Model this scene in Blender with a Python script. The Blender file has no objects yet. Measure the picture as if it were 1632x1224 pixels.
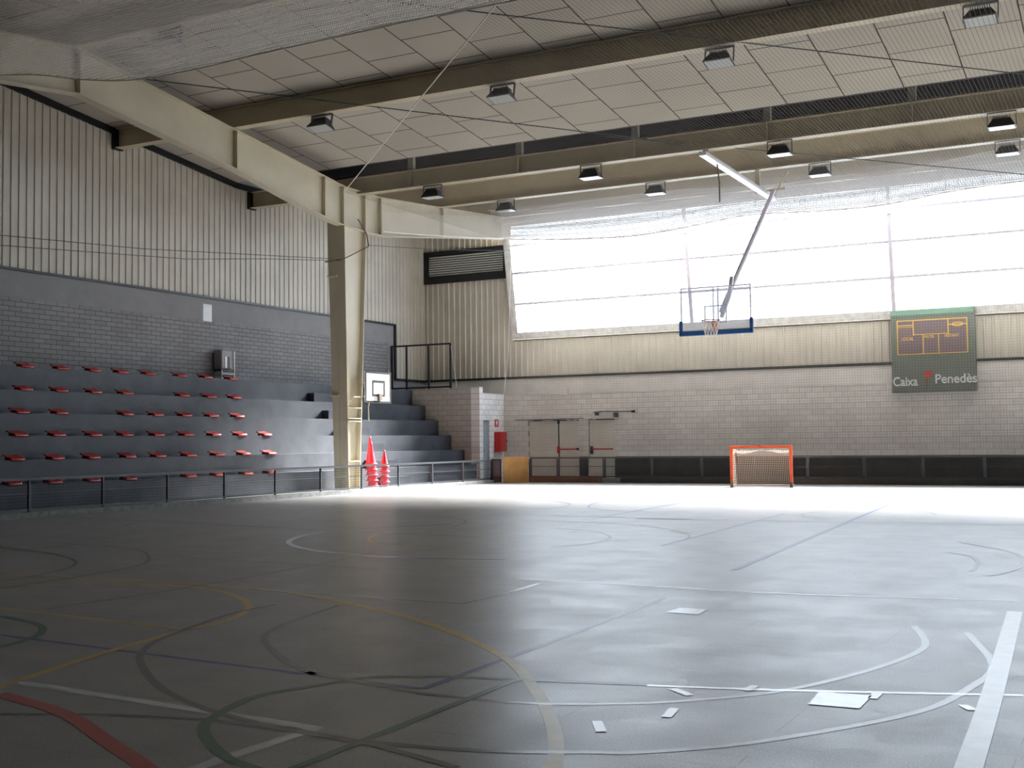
import bpy, math, random
from mathutils import Matrix, Vector

random.seed(4)
sc = bpy.context.scene
col = sc.collection

# ------------------------------------------------------------------ camera
YAW, PITCH, ROLL = -0.4848, 0.0482, -0.0108
cy, sy = math.cos(YAW), math.sin(YAW)
cp, sp = math.cos(PITCH), math.sin(PITCH)
fwd = Vector((sy * cp, cy * cp, sp))
rgt = Vector((cy, -sy, 0))
upv = rgt.cross(fwd)
cr, sr = math.cos(ROLL), math.sin(ROLL)
r2 = cr * rgt + sr * upv
u2 = -sr * rgt + cr * upv
cd = bpy.data.cameras.new('camera')
cd.sensor_width = 36
cd.lens = 1894.6 / 1632 * 36
cd.clip_end = 300
cam = bpy.data.objects.new('camera', cd)
col.objects.link(cam)
m = Matrix.Identity(4)
for i in range(3):
    m[i][0] = r2[i]; m[i][1] = u2[i]; m[i][2] = -fwd[i]
m[0][3], m[1][3], m[2][3] = 0, 0, 1.35
cam.matrix_world = m
sc.camera = cam

# ------------------------------------------------------------------ daylight outside (bright overcast) and exposure
SKY = 3.4
w = bpy.data.worlds.new('overcast')
sc.world = w
w.use_nodes = True
nt = w.node_tree
nt.nodes.clear()
wo = nt.nodes.new('ShaderNodeOutputWorld')
bg = nt.nodes.new('ShaderNodeBackground')
tc = nt.nodes.new('ShaderNodeTexCoord')
sx = nt.nodes.new('ShaderNodeSeparateXYZ')
rp = nt.nodes.new('ShaderNodeValToRGB')
nt.links.new(tc.outputs['Generated'], sx.inputs[0])
nt.links.new(sx.outputs['Z'], rp.inputs[0])
rp.color_ramp.elements[0].position = 0.0
rp.color_ramp.elements[0].color = (0.42, 0.40, 0.37, 1)
rp.color_ramp.elements[1].position = 0.05
rp.color_ramp.elements[1].color = (0.86, 0.94, 1.0, 1)
nt.links.new(rp.outputs[0], bg.inputs[0])
bg.inputs[1].default_value = SKY
nt.links.new(bg.outputs[0], wo.inputs[0])

def portal(name, loc, sxx, syy, rot):
    L = bpy.data.lights.new(name, 'AREA')
    L.shape = 'RECTANGLE'; L.size = sxx; L.size_y = syy
    L.cycles.is_portal = True
    o = bpy.data.objects.new(name, L)
    o.location = loc; o.rotation_euler = rot
    col.objects.link(o)
portal('daylight_portal', (-2.5, 39.35, 7.3), 36.6, 4.3, (math.radians(-90 + 9.65), 0, 0))

SUN = 290.0
GLOW = 3.8
sl = bpy.data.lights.new('sun', 'SUN')
sl.energy = SUN; sl.angle = math.radians(18); sl.color = (1.0, .98, .95)
so_ = bpy.data.objects.new('sun', sl)
so_.rotation_euler = Vector((-.18, -.795, -.555)).to_track_quat('-Z', 'Y').to_euler()
col.objects.link(so_)

sc.view_settings.view_transform = 'Standard'
sc.view_settings.look = 'None'
sc.view_settings.gamma = 1
sc.view_settings.use_curve_mapping = False
sc.view_settings.exposure = 0.5
sc.cycles.max_bounces = 12
sc.cycles.diffuse_bounces = 8
sc.cycles.transparent_max_bounces = 24
sc.cycles.use_denoising = True
sc.cycles.caustics_reflective = False

# ------------------------------------------------------------------ helpers
def setp(o, label=None, cat=None, group=None, kind=None):
    if label: o['label'] = label
    if cat: o['category'] = cat
    if group: o['group'] = group
    if kind: o['kind'] = kind
    return o

def empty(name, loc=(0, 0, 0), **k):
    o = bpy.data.objects.new(name, None)
    o.location = loc
    o.empty_display_size = 0.3
    col.objects.link(o)
    return setp(o, **k)

def copy_tree(o, parent=None):
    c = o.copy(); col.objects.link(c); c.parent = parent
    for ch in list(o.children):
        copy_tree(ch, c)
    return c

class MB:
    def __init__(s): s.v = []; s.f = []; s.uv = {}
    def add(s, vs, fs):
        b = len(s.v); s.v += [tuple(p) for p in vs]; s.f += [tuple(b + i for i in f) for f in fs]; return s
    def box(s, x0, x1, y0, y1, z0, z1):
        return s.add([(x0,y0,z0),(x1,y0,z0),(x1,y1,z0),(x0,y1,z0),(x0,y0,z1),(x1,y0,z1),(x1,y1,z1),(x0,y1,z1)],
            [(0,3,2,1),(4,5,6,7),(0,1,5,4),(1,2,6,5),(2,3,7,6),(3,0,4,7)])
    def prism(s, poly, axis, a, b):
        n = len(poly)
        def P(u, w, t):
            return (t, u, w) if axis == 'x' else (u, t, w) if axis == 'y' else (u, w, t)
        vs = [P(u, w, a) for u, w in poly] + [P(u, w, b) for u, w in poly]
        fs = [tuple(range(n)), tuple(range(2 * n - 1, n - 1, -1))]
        fs += [(i, n + i, n + (i + 1) % n, (i + 1) % n) for i in range(n)]
        return s.add(vs, fs)
    def ribbon(s, line, axis, a, b, t):
        # thin strip that follows an open polyline in the plane across axis, thickness t to its left side
        pts = [Vector(p) for p in line]
        off = []
        for i, p in enumerate(pts):
            d = (pts[min(i + 1, len(pts) - 1)] - pts[max(i - 1, 0)]).normalized()
            off.append(p + Vector((-d.y, d.x)) * t)
        for i in range(len(pts) - 1):
            s.prism([pts[i], pts[i + 1], off[i + 1], off[i]], axis, a, b)
        return s
    def tube(s, pts, r, n=8, closed=False):
        pts = [Vector(p) for p in pts]
        N = len(pts); vs = []; prev = None
        for i, p in enumerate(pts):
            a = pts[(i - 1) % N] if closed else pts[max(i - 1, 0)]
            b = pts[(i + 1) % N] if closed else pts[min(i + 1, N - 1)]
            d = (b - a).normalized()
            if prev is None:
                up = Vector((0, 0, 1)) if abs(d.z) < .9 else Vector((0, 1, 0))
            else: up = prev
            x = d.cross(up).normalized(); y = x.cross(d).normalized(); prev = y
            rr = r[i] if isinstance(r, (list, tuple)) else r
            vs += [p + (x * math.cos(2 * math.pi * k / n) + y * math.sin(2 * math.pi * k / n)) * rr for k in range(n)]
        fs = []
        for i in range(N if closed else N - 1):
            j = (i + 1) % N
            fs += [(i * n + k, i * n + (k + 1) % n, j * n + (k + 1) % n, j * n + k) for k in range(n)]
        if not closed:
            fs += [tuple(range(n - 1, -1, -1)), tuple((N - 1) * n + k for k in range(n))]
        return s.add(vs, fs)
    def lathe(s, prof, c=(0, 0, 0), n=24):
        vs = [(c[0] + r * math.cos(2 * math.pi * k / n), c[1] + r * math.sin(2 * math.pi * k / n), c[2] + z) for r, z in prof for k in range(n)]
        fs = [(i * n + k, i * n + (k + 1) % n, (i + 1) * n + (k + 1) % n, (i + 1) * n + k) for i in range(len(prof) - 1) for k in range(n)]
        return s.add(vs, fs)
    def grid(s, fn, nu, nv, t=None):
        # surface fn(u,v) -> point, uv in metres given by fn2
        vs = [fn(i / nu, j / nv) for j in range(nv + 1) for i in range(nu + 1)]
        fs = [(j * (nu + 1) + i, j * (nu + 1) + i + 1, (j + 1) * (nu + 1) + i + 1, (j + 1) * (nu + 1) + i) for j in range(nv) for i in range(nu)]
        return s.add(vs, fs)
    def build(s, name, mat, parent=None, smooth=False, loc=None, **k):
        me = bpy.data.meshes.new(name)
        me.from_pydata([tuple(p) for p in s.v], [], s.f)
        me.materials.append(mat)
        me.validate(); me.update()
        if smooth:
            for p in me.polygons: p.use_smooth = True
        o = bpy.data.objects.new(name, me)
        col.objects.link(o)
        if parent: o.parent = parent
        if loc: o.location = loc
        return setp(o, **k)

def bevel(o, wd=.01, seg=2):
    b = o.modifiers.new('bevel', 'BEVEL'); b.width = wd; b.segments = seg; b.limit_method = 'ANGLE'
    return o

# ------------------------------------------------------------------ materials
def nodes(name):
    ma = bpy.data.materials.new(name); ma.use_nodes = True
    n = ma.node_tree; bs = n.nodes['Principled BSDF']
    return ma, n, bs

def pbr(name, c, rough=.6, spec=.4, metal=0., noise=0., nscale=3., c2=None, bump=0., bscale=40., trans=0.):
    ma, n, bs = nodes(name)
    bs.inputs['Base Color'].default_value = (*c, 1)
    bs.inputs['Roughness'].default_value = rough
    bs.inputs['Specular IOR Level'].default_value = spec
    bs.inputs['Metallic'].default_value = metal
    if trans: bs.inputs['Transmission Weight'].default_value = trans
    t = n.nodes.new('ShaderNodeTexCoord')
    if noise or c2:
        no = n.nodes.new('ShaderNodeTexNoise'); no.inputs['Scale'].default_value = nscale
        no.inputs['Detail'].default_value = 6; no.inputs['Roughness'].default_value = .6
        n.links.new(t.outputs['Object'], no.inputs['Vector'])
        r = n.nodes.new('ShaderNodeValToRGB')
        c2 = c2 or tuple(x * (1 - noise) for x in c)
        c1 = tuple(min(1, x * (1 + noise * .5)) for x in c)
        r.color_ramp.elements[0].position = .35; r.color_ramp.elements[0].color = (*c2, 1)
        r.color_ramp.elements[1].position = .65; r.color_ramp.elements[1].color = (*c1, 1)
        n.links.new(no.outputs['Fac'], r.inputs[0]); n.links.new(r.outputs[0], bs.inputs['Base Color'])
    if bump:
        nb = n.nodes.new('ShaderNodeTexNoise'); nb.inputs['Scale'].default_value = bscale
        n.links.new(t.outputs['Object'], nb.inputs['Vector'])
        b = n.nodes.new('ShaderNodeBump'); b.inputs['Strength'].default_value = bump; b.inputs['Distance'].default_value = .01
        n.links.new(nb.outputs['Fac'], b.inputs['Height']); n.links.new(b.outputs[0], bs.inputs['Normal'])
    return ma

def brick(name, c, cm, ua, va, bw, bh, mortar, u0=0., v0=0., off=.5, rough=.75, var=.06, bump=.5, spec=.3, blotch=.12, bscale=.6):
    """blocks or panels with joints; ua, va = axes of the wall's own coordinates"""
    ma, n, bs = nodes(name)
    t = n.nodes.new('ShaderNodeTexCoord'); s = n.nodes.new('ShaderNodeSeparateXYZ')
    n.links.new(t.outputs['Object'], s.inputs[0])
    cb = n.nodes.new('ShaderNodeCombineXYZ')
    for k, (ax, o) in enumerate(((ua, u0), (va, v0))):
        a = n.nodes.new('ShaderNodeMath'); a.operation = 'ADD'; a.inputs[1].default_value = o
        n.links.new(s.outputs[ax], a.inputs[0]); n.links.new(a.outputs[0], cb.inputs[k])
    b = n.nodes.new('ShaderNodeTexBrick')
    b.offset = off; b.offset_frequency = 2; b.squash = 1
    b.inputs['Scale'].default_value = 1
    b.inputs['Brick Width'].default_value = bw; b.inputs['Row Height'].default_value = bh
    b.inputs['Mortar Size'].default_value = mortar; b.inputs['Mortar Smooth'].default_value = .2
    b.inputs['Bias'].default_value = 0
    b.inputs['Color1'].default_value = (*[x * (1 - var) for x in c], 1)
    b.inputs['Color2'].default_value = (*[min(1, x * (1 + var)) for x in c], 1)
    b.inputs['Mortar'].default_value = (*cm, 1)
    n.links.new(cb.outputs[0], b.inputs['Vector'])
    no = n.nodes.new('ShaderNodeTexNoise'); no.inputs['Scale'].default_value = bscale; no.inputs['Detail'].default_value = 5
    n.links.new(t.outputs['Object'], no.inputs['Vector'])
    mp = n.nodes.new('ShaderNodeMapRange'); mp.inputs[1].default_value = .3; mp.inputs[2].default_value = .7
    mp.inputs[3].default_value = 1 - blotch; mp.inputs[4].default_value = 1 + blotch * .4
    n.links.new(no.outputs['Fac'], mp.inputs[0])
    mx = n.nodes.new('ShaderNodeVectorMath'); mx.operation = 'SCALE'
    n.links.new(b.outputs['Color'], mx.inputs[0]); n.links.new(mp.outputs[0], mx.inputs['Scale'])
    n.links.new(mx.outputs[0], bs.inputs['Base Color'])
    bs.inputs['Roughness'].default_value = rough; bs.inputs['Specular IOR Level'].default_value = spec
    if bump:
        bu = n.nodes.new('ShaderNodeBump'); bu.invert = True
        bu.inputs['Strength'].default_value = bump; bu.inputs['Distance'].default_value = .01
        n.links.new(b.outputs['Fac'], bu.inputs['Height']); n.links.new(bu.outputs[0], bs.inputs['Normal'])
    return ma

def netmat(name, c, ua, va, cell, thread, rough=.8, diag=False, glow=0.):
    """knotted net or wire mesh: threads opaque, holes open"""
    ma, n, bs = nodes(name)
    t = n.nodes.new('ShaderNodeTexCoord'); s = n.nodes.new('ShaderNodeSeparateXYZ')
    n.links.new(t.outputs['Object'], s.inputs[0])
    U, V = s.outputs[ua], s.outputs[va]
    if diag:
        a = n.nodes.new('ShaderNodeMath'); a.operation = 'ADD'; n.links.new(U, a.inputs[0]); n.links.new(V, a.inputs[1])
        b = n.nodes.new('ShaderNodeMath'); b.operation = 'SUBTRACT'; n.links.new(U, b.inputs[0]); n.links.new(V, b.inputs[1])
        U, V = a.outputs[0], b.outputs[0]
    res = []
    for o in (U, V):
        f = n.nodes.new('ShaderNodeMath'); f.operation = 'DIVIDE'; f.inputs[1].default_value = cell; n.links.new(o, f.inputs[0])
        g = n.nodes.new('ShaderNodeMath'); g.operation = 'FRACT'; n.links.new(f.outputs[0], g.inputs[0])
        h = n.nodes.new('ShaderNodeMath'); h.operation = 'LESS_THAN'; h.inputs[1].default_value = thread / cell
        n.links.new(g.outputs[0], h.inputs[0]); res.append(h.outputs[0])
    mx = n.nodes.new('ShaderNodeMath'); mx.operation = 'MAXIMUM'
    n.links.new(res[0], mx.inputs[0]); n.links.new(res[1], mx.inputs[1])
    bs.inputs['Base Color'].default_value = (*c, 1); bs.inputs['Roughness'].default_value = rough
    bs.inputs['Specular IOR Level'].default_value = .1
    out = bs.outputs[0]
    if glow:
        tl = n.nodes.new('ShaderNodeBsdfTranslucent'); tl.inputs[0].default_value = (*c, 1)
        m2 = n.nodes.new('ShaderNodeMixShader'); m2.inputs[0].default_value = glow
        n.links.new(bs.outputs[0], m2.inputs[1]); n.links.new(tl.outputs[0], m2.inputs[2]); out = m2.outputs[0]
    tr = n.nodes.new('ShaderNodeBsdfTransparent'); ms = n.nodes.new('ShaderNodeMixShader')
    n.links.new(mx.outputs[0], ms.inputs[0]); n.links.new(tr.outputs[0], ms.inputs[1]); n.links.new(out, ms.inputs[2])
    n.links.new(ms.outputs[0], n.nodes['Material Output'].inputs[0])
    return ma

M = {}
M['steel'] = pbr('cream_steel', (.56, .51, .39), .45, .4, noise=.10, nscale=.8)
M['beam'] = pbr('tan_beam_steel', (.48, .42, .30), .5, .4, noise=.10, nscale=.8)
M['steel_dark'] = pbr('black_steel', (.02, .02, .022), .5)
M['clad'] = pbr('cream_cladding', (.58, .55, .48), .5, .4, noise=.10, nscale=.9)
M['clad_far'] = M['clad']
M['trim'] = pbr('dark_green_trim', (.02, .026, .027), .4)
M['plaster'] = pbr('grey_plaster', (.27, .27, .28), .8, noise=.1, nscale=1.5)
M['plaster_far'] = pbr('warm_grey_plaster', (.76, .73, .70), .8, noise=.1, nscale=1.5)
M['block_left'] = brick('grey_painted_block', (.27, .27, .28), (.10, .10, .105), 1, 2, .37, .125, .009, v0=.03, var=.09)
M['block_far'] = brick('warm_grey_painted_block', (.80, .765, .73), (.52, .50, .475), 0, 2, .40, .192, .008, v0=.0)
M['block_side'] = brick('grey_block_side_wall', (.46, .44, .41), (.24, .23, .22), 0, 2, .40, .192, .008)
M['block_room'] = brick('light_grey_block', (.78, .78, .77), (.42, .42, .42), 1, 2, .40, .192, .008)
M['dado'] = pbr('dark_brown_paint', (.075, .068, .06), .5, noise=.2, nscale=2)
M['tier'] = pbr('blue_grey_painted_concrete', (.075, .084, .102), .5, .3, noise=.22, nscale=1.3, bump=.15)
M['tier_dark'] = pbr('darker_blue_grey_step', (.03, .036, .05), .45, .5, noise=.15, nscale=2)
M['tile'] = brick('ceiling_board', (.435, .405, .35), (.055, .04, .035), 1, 0, 1.35, 1.372, .017, u0=-26.57 + 1.35 * 40, v0=14.2 + 1.372 * 20, off=.5, rough=.85, var=.02, bump=.3, blotch=.10, bscale=.35)
M['gutter'] = pbr('dark_gutter_metal', (.06, .06, .065), .6)
M['seat'] = pbr('red_plastic', (.42, .018, .02), .32, .5)
M['red'] = pbr('red_paint', (.50, .02, .02), .35)
M['cone'] = pbr('red_cone_plastic', (.72, .03, .05), .4)
M['orange'] = pbr('orange_paint', (.72, .10, .03), .4, noise=.15, nscale=5)
M['rust'] = pbr('worn_brown_steel', (.20, .14, .11), .6, noise=.3, nscale=9)
M['white'] = pbr('white_paint', (.80, .79, .78), .5)
M['whitem'] = pbr('white_metal', (.62, .62, .64), .35)
M['black'] = pbr('black_paint', (.015, .015, .017), .45)
M['fence'] = pbr('dark_blue_grey_steel', (.045, .052, .062), .35, .5)
M['concrete'] = pbr('concrete_curb', (.24, .25, .25), .7, noise=.3, nscale=6, bump=.3)
M['wood'] = pbr('plywood', (.64, .34, .11), .55, noise=.18, nscale=2.5)
M['kick'] = pbr('brown_kickboard', (.20, .09, .045), .5, noise=.2, nscale=5)
M['blue'] = pbr('blue_pad', (.02, .09, .28), .5)
M['door'] = pbr('cream_door', (.76, .74, .66), .45, noise=.06, nscale=2)
M['door_grey'] = pbr('grey_door', (.33, .37, .41), .45, noise=.06, nscale=2)
M['board_green'] = pbr('scoreboard_green', (.155, .18, .155), .5, noise=.1, nscale=3)
M['board_mint'] = pbr('mint_edge', (.20, .38, .29), .5)
M['display'] = pbr('dark_display', (.19, .145, .16), .4)
M['yellow'] = pbr('yellow_paint', (.85, .56, .14), .5)
M['alu'] = pbr('aluminium', (.42, .45, .43), .35, .5, metal=.5)
M['rope'] = pbr('white_rope', (.80, .76, .70), .8)
M['wire'] = pbr('dark_green_wire', (.03, .05, .05), .5)
M['paper'] = pbr('white_paper', (.82, .83, .85), .7)
M['lampglass'] = pbr('lamp_glass', (.50, .53, .53), .2, .6)
M['window_frame'] = pbr('grey_window_frame', (.58, .58, .57), .5, noise=.2, nscale=6)
M['mullion'] = pbr('mauve_grey_mullion', (.44, .41, .48), .5)
M['net_white'] = netmat('white_net_swag', (.72, .68, .63), 0, 2, .05, .011, glow=.5)
M['net_fold'] = netmat('white_net_dense', (.66, .62, .58), 0, 2, .05, .022, glow=.08)
M['net_roof'] = netmat('dark_roof_net', (.10, .09, .085), 0, 1, .085, .0065)
M['net_curtain'] = netmat('hanging_net', (.40, .38, .35), 0, 2, .085, .006)
M['mesh_x'] = netmat('fence_mesh_x', (.04, .045, .055), 0, 2, .045, .0065)
M['mesh_y'] = netmat('fence_mesh_y', (.04, .045, .055), 1, 2, .06, .0065)
M['goalnet'] = netmat('goal_net', (.60, .55, .47), 0, 2, .05, .010)
M['hoopnet'] = netmat('hoop_net', (.70, .62, .60), 0, 2, .07, .016, diag=True)


M['tile_plain'] = pbr('ceiling_board_plain', (.42, .385, .335), .85, noise=.08, nscale=1)
M['unit_grey'] = pbr('pinkish_grey_plastic', (.30, .27, .28), .45)
M['mauve'] = pbr('mauve_white_steel', (.78, .72, .86), .4)
M['rim'] = pbr('dark_red_rim', (.22, .03, .03), .4)
M['slat'] = pbr('pale_slat', (.62, .67, .62), .45)
M['letter'] = pbr('white_lettering', (.80, .82, .80), .5)
M['emblem'] = pbr('red_emblem', (.55, .07, .05), .5)
M['stem'] = pbr('brown_emblem', (.18, .13, .06), .5)
M['lamp_dark'] = pbr('dark_cast_metal', (.045, .045, .048), .45)
M['mesh_goal_side'] = netmat('goal_side_net', (.60, .55, .47), 1, 2, .05, .010)
M['net_fold2'] = netmat('white_net_double', (.74, .74, .76), 0, 2, .05, .022, glow=.05)
M['net_side'] = netmat('white_net_side', (.66, .62, .55), 1, 2, .05, .012)
M['rope_red'] = pbr('brown_rope', (.16, .08, .06), .8)

# painted line colours (sports-floor paint, smoother than the concrete)
for k, c in dict(white=(.55, .58, .61), yellow=(.62, .40, .03), blue=(.03, .07, .28), black=(.018, .015, .018),
                 green=(.018, .12, .045), red=(.50, .015, .015), cream=(.58, .56, .49)).items():
    M['ln_' + k] = pbr(k + '_floor_line_paint', c, dict(black=.28, white=.24, cream=.28).get(k, .34), dict(black=.6, white=.85, cream=.8).get(k, .5), noise=.12, nscale=7)

def floor_mat():
    ma, n, bs = nodes('worn_concrete_floor')
    t = n.nodes.new('ShaderNodeTexCoord')
    def noise(scale, det, vec=None, rough=.6):
        a = n.nodes.new('ShaderNodeTexNoise'); a.inputs['Scale'].default_value = scale
        a.inputs['Detail'].default_value = det; a.inputs['Roughness'].default_value = rough
        n.links.new(vec or t.outputs['Object'], a.inputs['Vector']); return a.outputs['Fac']
    def ramp(src, p0, v0, p1, v1):
        r = n.nodes.new('ShaderNodeMapRange'); r.inputs[1].default_value = p0; r.inputs[2].default_value = p1
        r.inputs[3].default_value = v0; r.inputs[4].default_value = v1; n.links.new(src, r.inputs[0]); return r.outputs[0]
    def mul(a, b):
        r = n.nodes.new('ShaderNodeMath'); r.operation = 'MULTIPLY'; n.links.new(a, r.inputs[0]); n.links.new(b, r.inputs[1]); return r.outputs[0]
    sp_ = ramp(noise(95, 3), .35, .62, .65, 1.25)
    bl = ramp(noise(.45, 6), .3, .82, .7, 1.12)
    mid = ramp(noise(3.2, 8), .3, .86, .7, 1.10)
    mp = n.nodes.new('ShaderNodeMapping'); mp.inputs['Scale'].default_value = (1.2, 14, 1)
    n.links.new(t.outputs['Object'], mp.inputs[0])
    st = ramp(noise(1.2, 5, mp.outputs[0]), .28, .82, .45, 1.0)
    # slab joints
    s = n.nodes.new('ShaderNodeSeparateXYZ'); n.links.new(t.outputs['Object'], s.inputs[0])
    b = n.nodes.new('ShaderNodeTexBrick'); b.offset = 0
    b.inputs['Scale'].default_value = 1; b.inputs['Brick Width'].default_value = 1.02; b.inputs['Row Height'].default_value = 1.02
    b.inputs['Mortar Size'].default_value = .0035; b.inputs['Mortar Smooth'].default_value = 0
    mp2 = n.nodes.new('ShaderNodeMapping'); mp2.inputs['Location'].default_value = (40.28, 40.08, 0)
    n.links.new(t.outputs['Object'], mp2.inputs[0]); n.links.new(mp2.outputs[0], b.inputs['Vector'])
    jm = ramp(noise(2.3, 4), .5, 0, .6, .55)
    jj = n.nodes.new('ShaderNodeMath'); jj.operation = 'MULTIPLY'; n.links.new(b.outputs['Fac'], jj.inputs[0]); n.links.new(jm, jj.inputs[1])
    j1 = n.nodes.new('ShaderNodeMath'); j1.operation = 'SUBTRACT'; j1.inputs[0].default_value = 1; n.links.new(jj.outputs[0], j1.inputs[1])
    k = mul(mul(mul(mul(sp_, bl), mid), st), j1.outputs[0])
    v = n.nodes.new('ShaderNodeVectorMath'); v.operation = 'SCALE'; v.inputs[0].default_value = FLOOR_C
    n.links.new(k, v.inputs['Scale']); n.links.new(v.outputs[0], bs.inputs['Base Color'])
    bs.inputs['Specular IOR Level'].default_value = FLOOR_SPEC
    n.links.new(ramp(noise(1.7, 6), .3, FLOOR_R - .03, .7, FLOOR_R + .05), bs.inputs['Roughness'])
    bu = n.nodes.new('ShaderNodeBump'); bu.inputs['Strength'].default_value = .12; bu.inputs['Distance'].default_value = .004
    n.links.new(noise(120, 2), bu.inputs['Height']); n.links.new(bu.outputs[0], bs.inputs['Normal'])
    return ma
FLOOR_C = (.29, .285, .28); FLOOR_R = .34; FLOOR_SPEC = 1.0
M['floor'] = floor_mat()

# ------------------------------------------------------------------ main dimensions
XL, XR, YB, YF = -24.7, 17.0, -8.0, 39.6  # right wall is unseen, set further out to fit the lengthened window
YR, YV0, YV1 = 18.45, 28.5, 30.2        # ridge, valley gutter edges
def roof(y):
    if y < YR: return 10.64 - .114 * (YR - y)
    if y < YV0: return 10.64 - .1135 * (y - YR)
    if y < YV1: return 9.5
    return 9.5 + .122 * (y - YV1)
XC = -20.5                                # line of the columns
def glass_y(z): return 39.52 - .17 * (z - 5.2)

# ------------------------------------------------------------------ floor
fl = MB().box(XL - .2, XR + .2, YB - .2, YF + .2, -.2, 0).build('floor', M['floor'], kind='structure')
def catmull(P, step=6, closed=False):
    P = [Vector((p[0], p[1])) for p in P]
    if len(P) < 3: return P
    out = []
    for i in range(len(P) - 1):
        a = P[max(i - 1, 0)]; b = P[i]; c = P[i + 1]; d = P[min(i + 2, len(P) - 1)]
        for k in range(step):
            t = k / step
            out.append(.5 * ((2 * b) + (c - a) * t + (2 * a - 5 * b + 4 * c - d) * t * t + (3 * b - 3 * c + d - a) * t ** 3))
    out.append(P[-1]); return out
zl = .001
def paint(colr, wd, P, smooth=True):
    global zl
    Q = catmull(P) if smooth else [Vector(p) for p in P]
    vs = []
    for i, p in enumerate(Q):
        d = (Q[min(i + 1, len(Q) - 1)] - Q[max(i - 1, 0)]).normalized(); nn = Vector((-d.y, d.x)) * wd / 2
        vs += [(*(p + nn), zl), (*(p - nn), zl)]
    n = len(Q)
    MB().add(vs, [(2 * i, 2 * i + 1, 2 * i + 3, 2 * i + 2) for i in range(n - 1)]).build('floor_line', M['ln_' + colr], fl, label=colr + ' painted court line')
    zl += .00004
def arc(cx, cy_, r, a0, a1, n=48):
    return [(cx + r * math.cos(math.radians(a0 + (a1 - a0) * i / n)), cy_ + r * math.sin(math.radians(a0 + (a1 - a0) * i / n))) for i in range(n + 1)]
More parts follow.
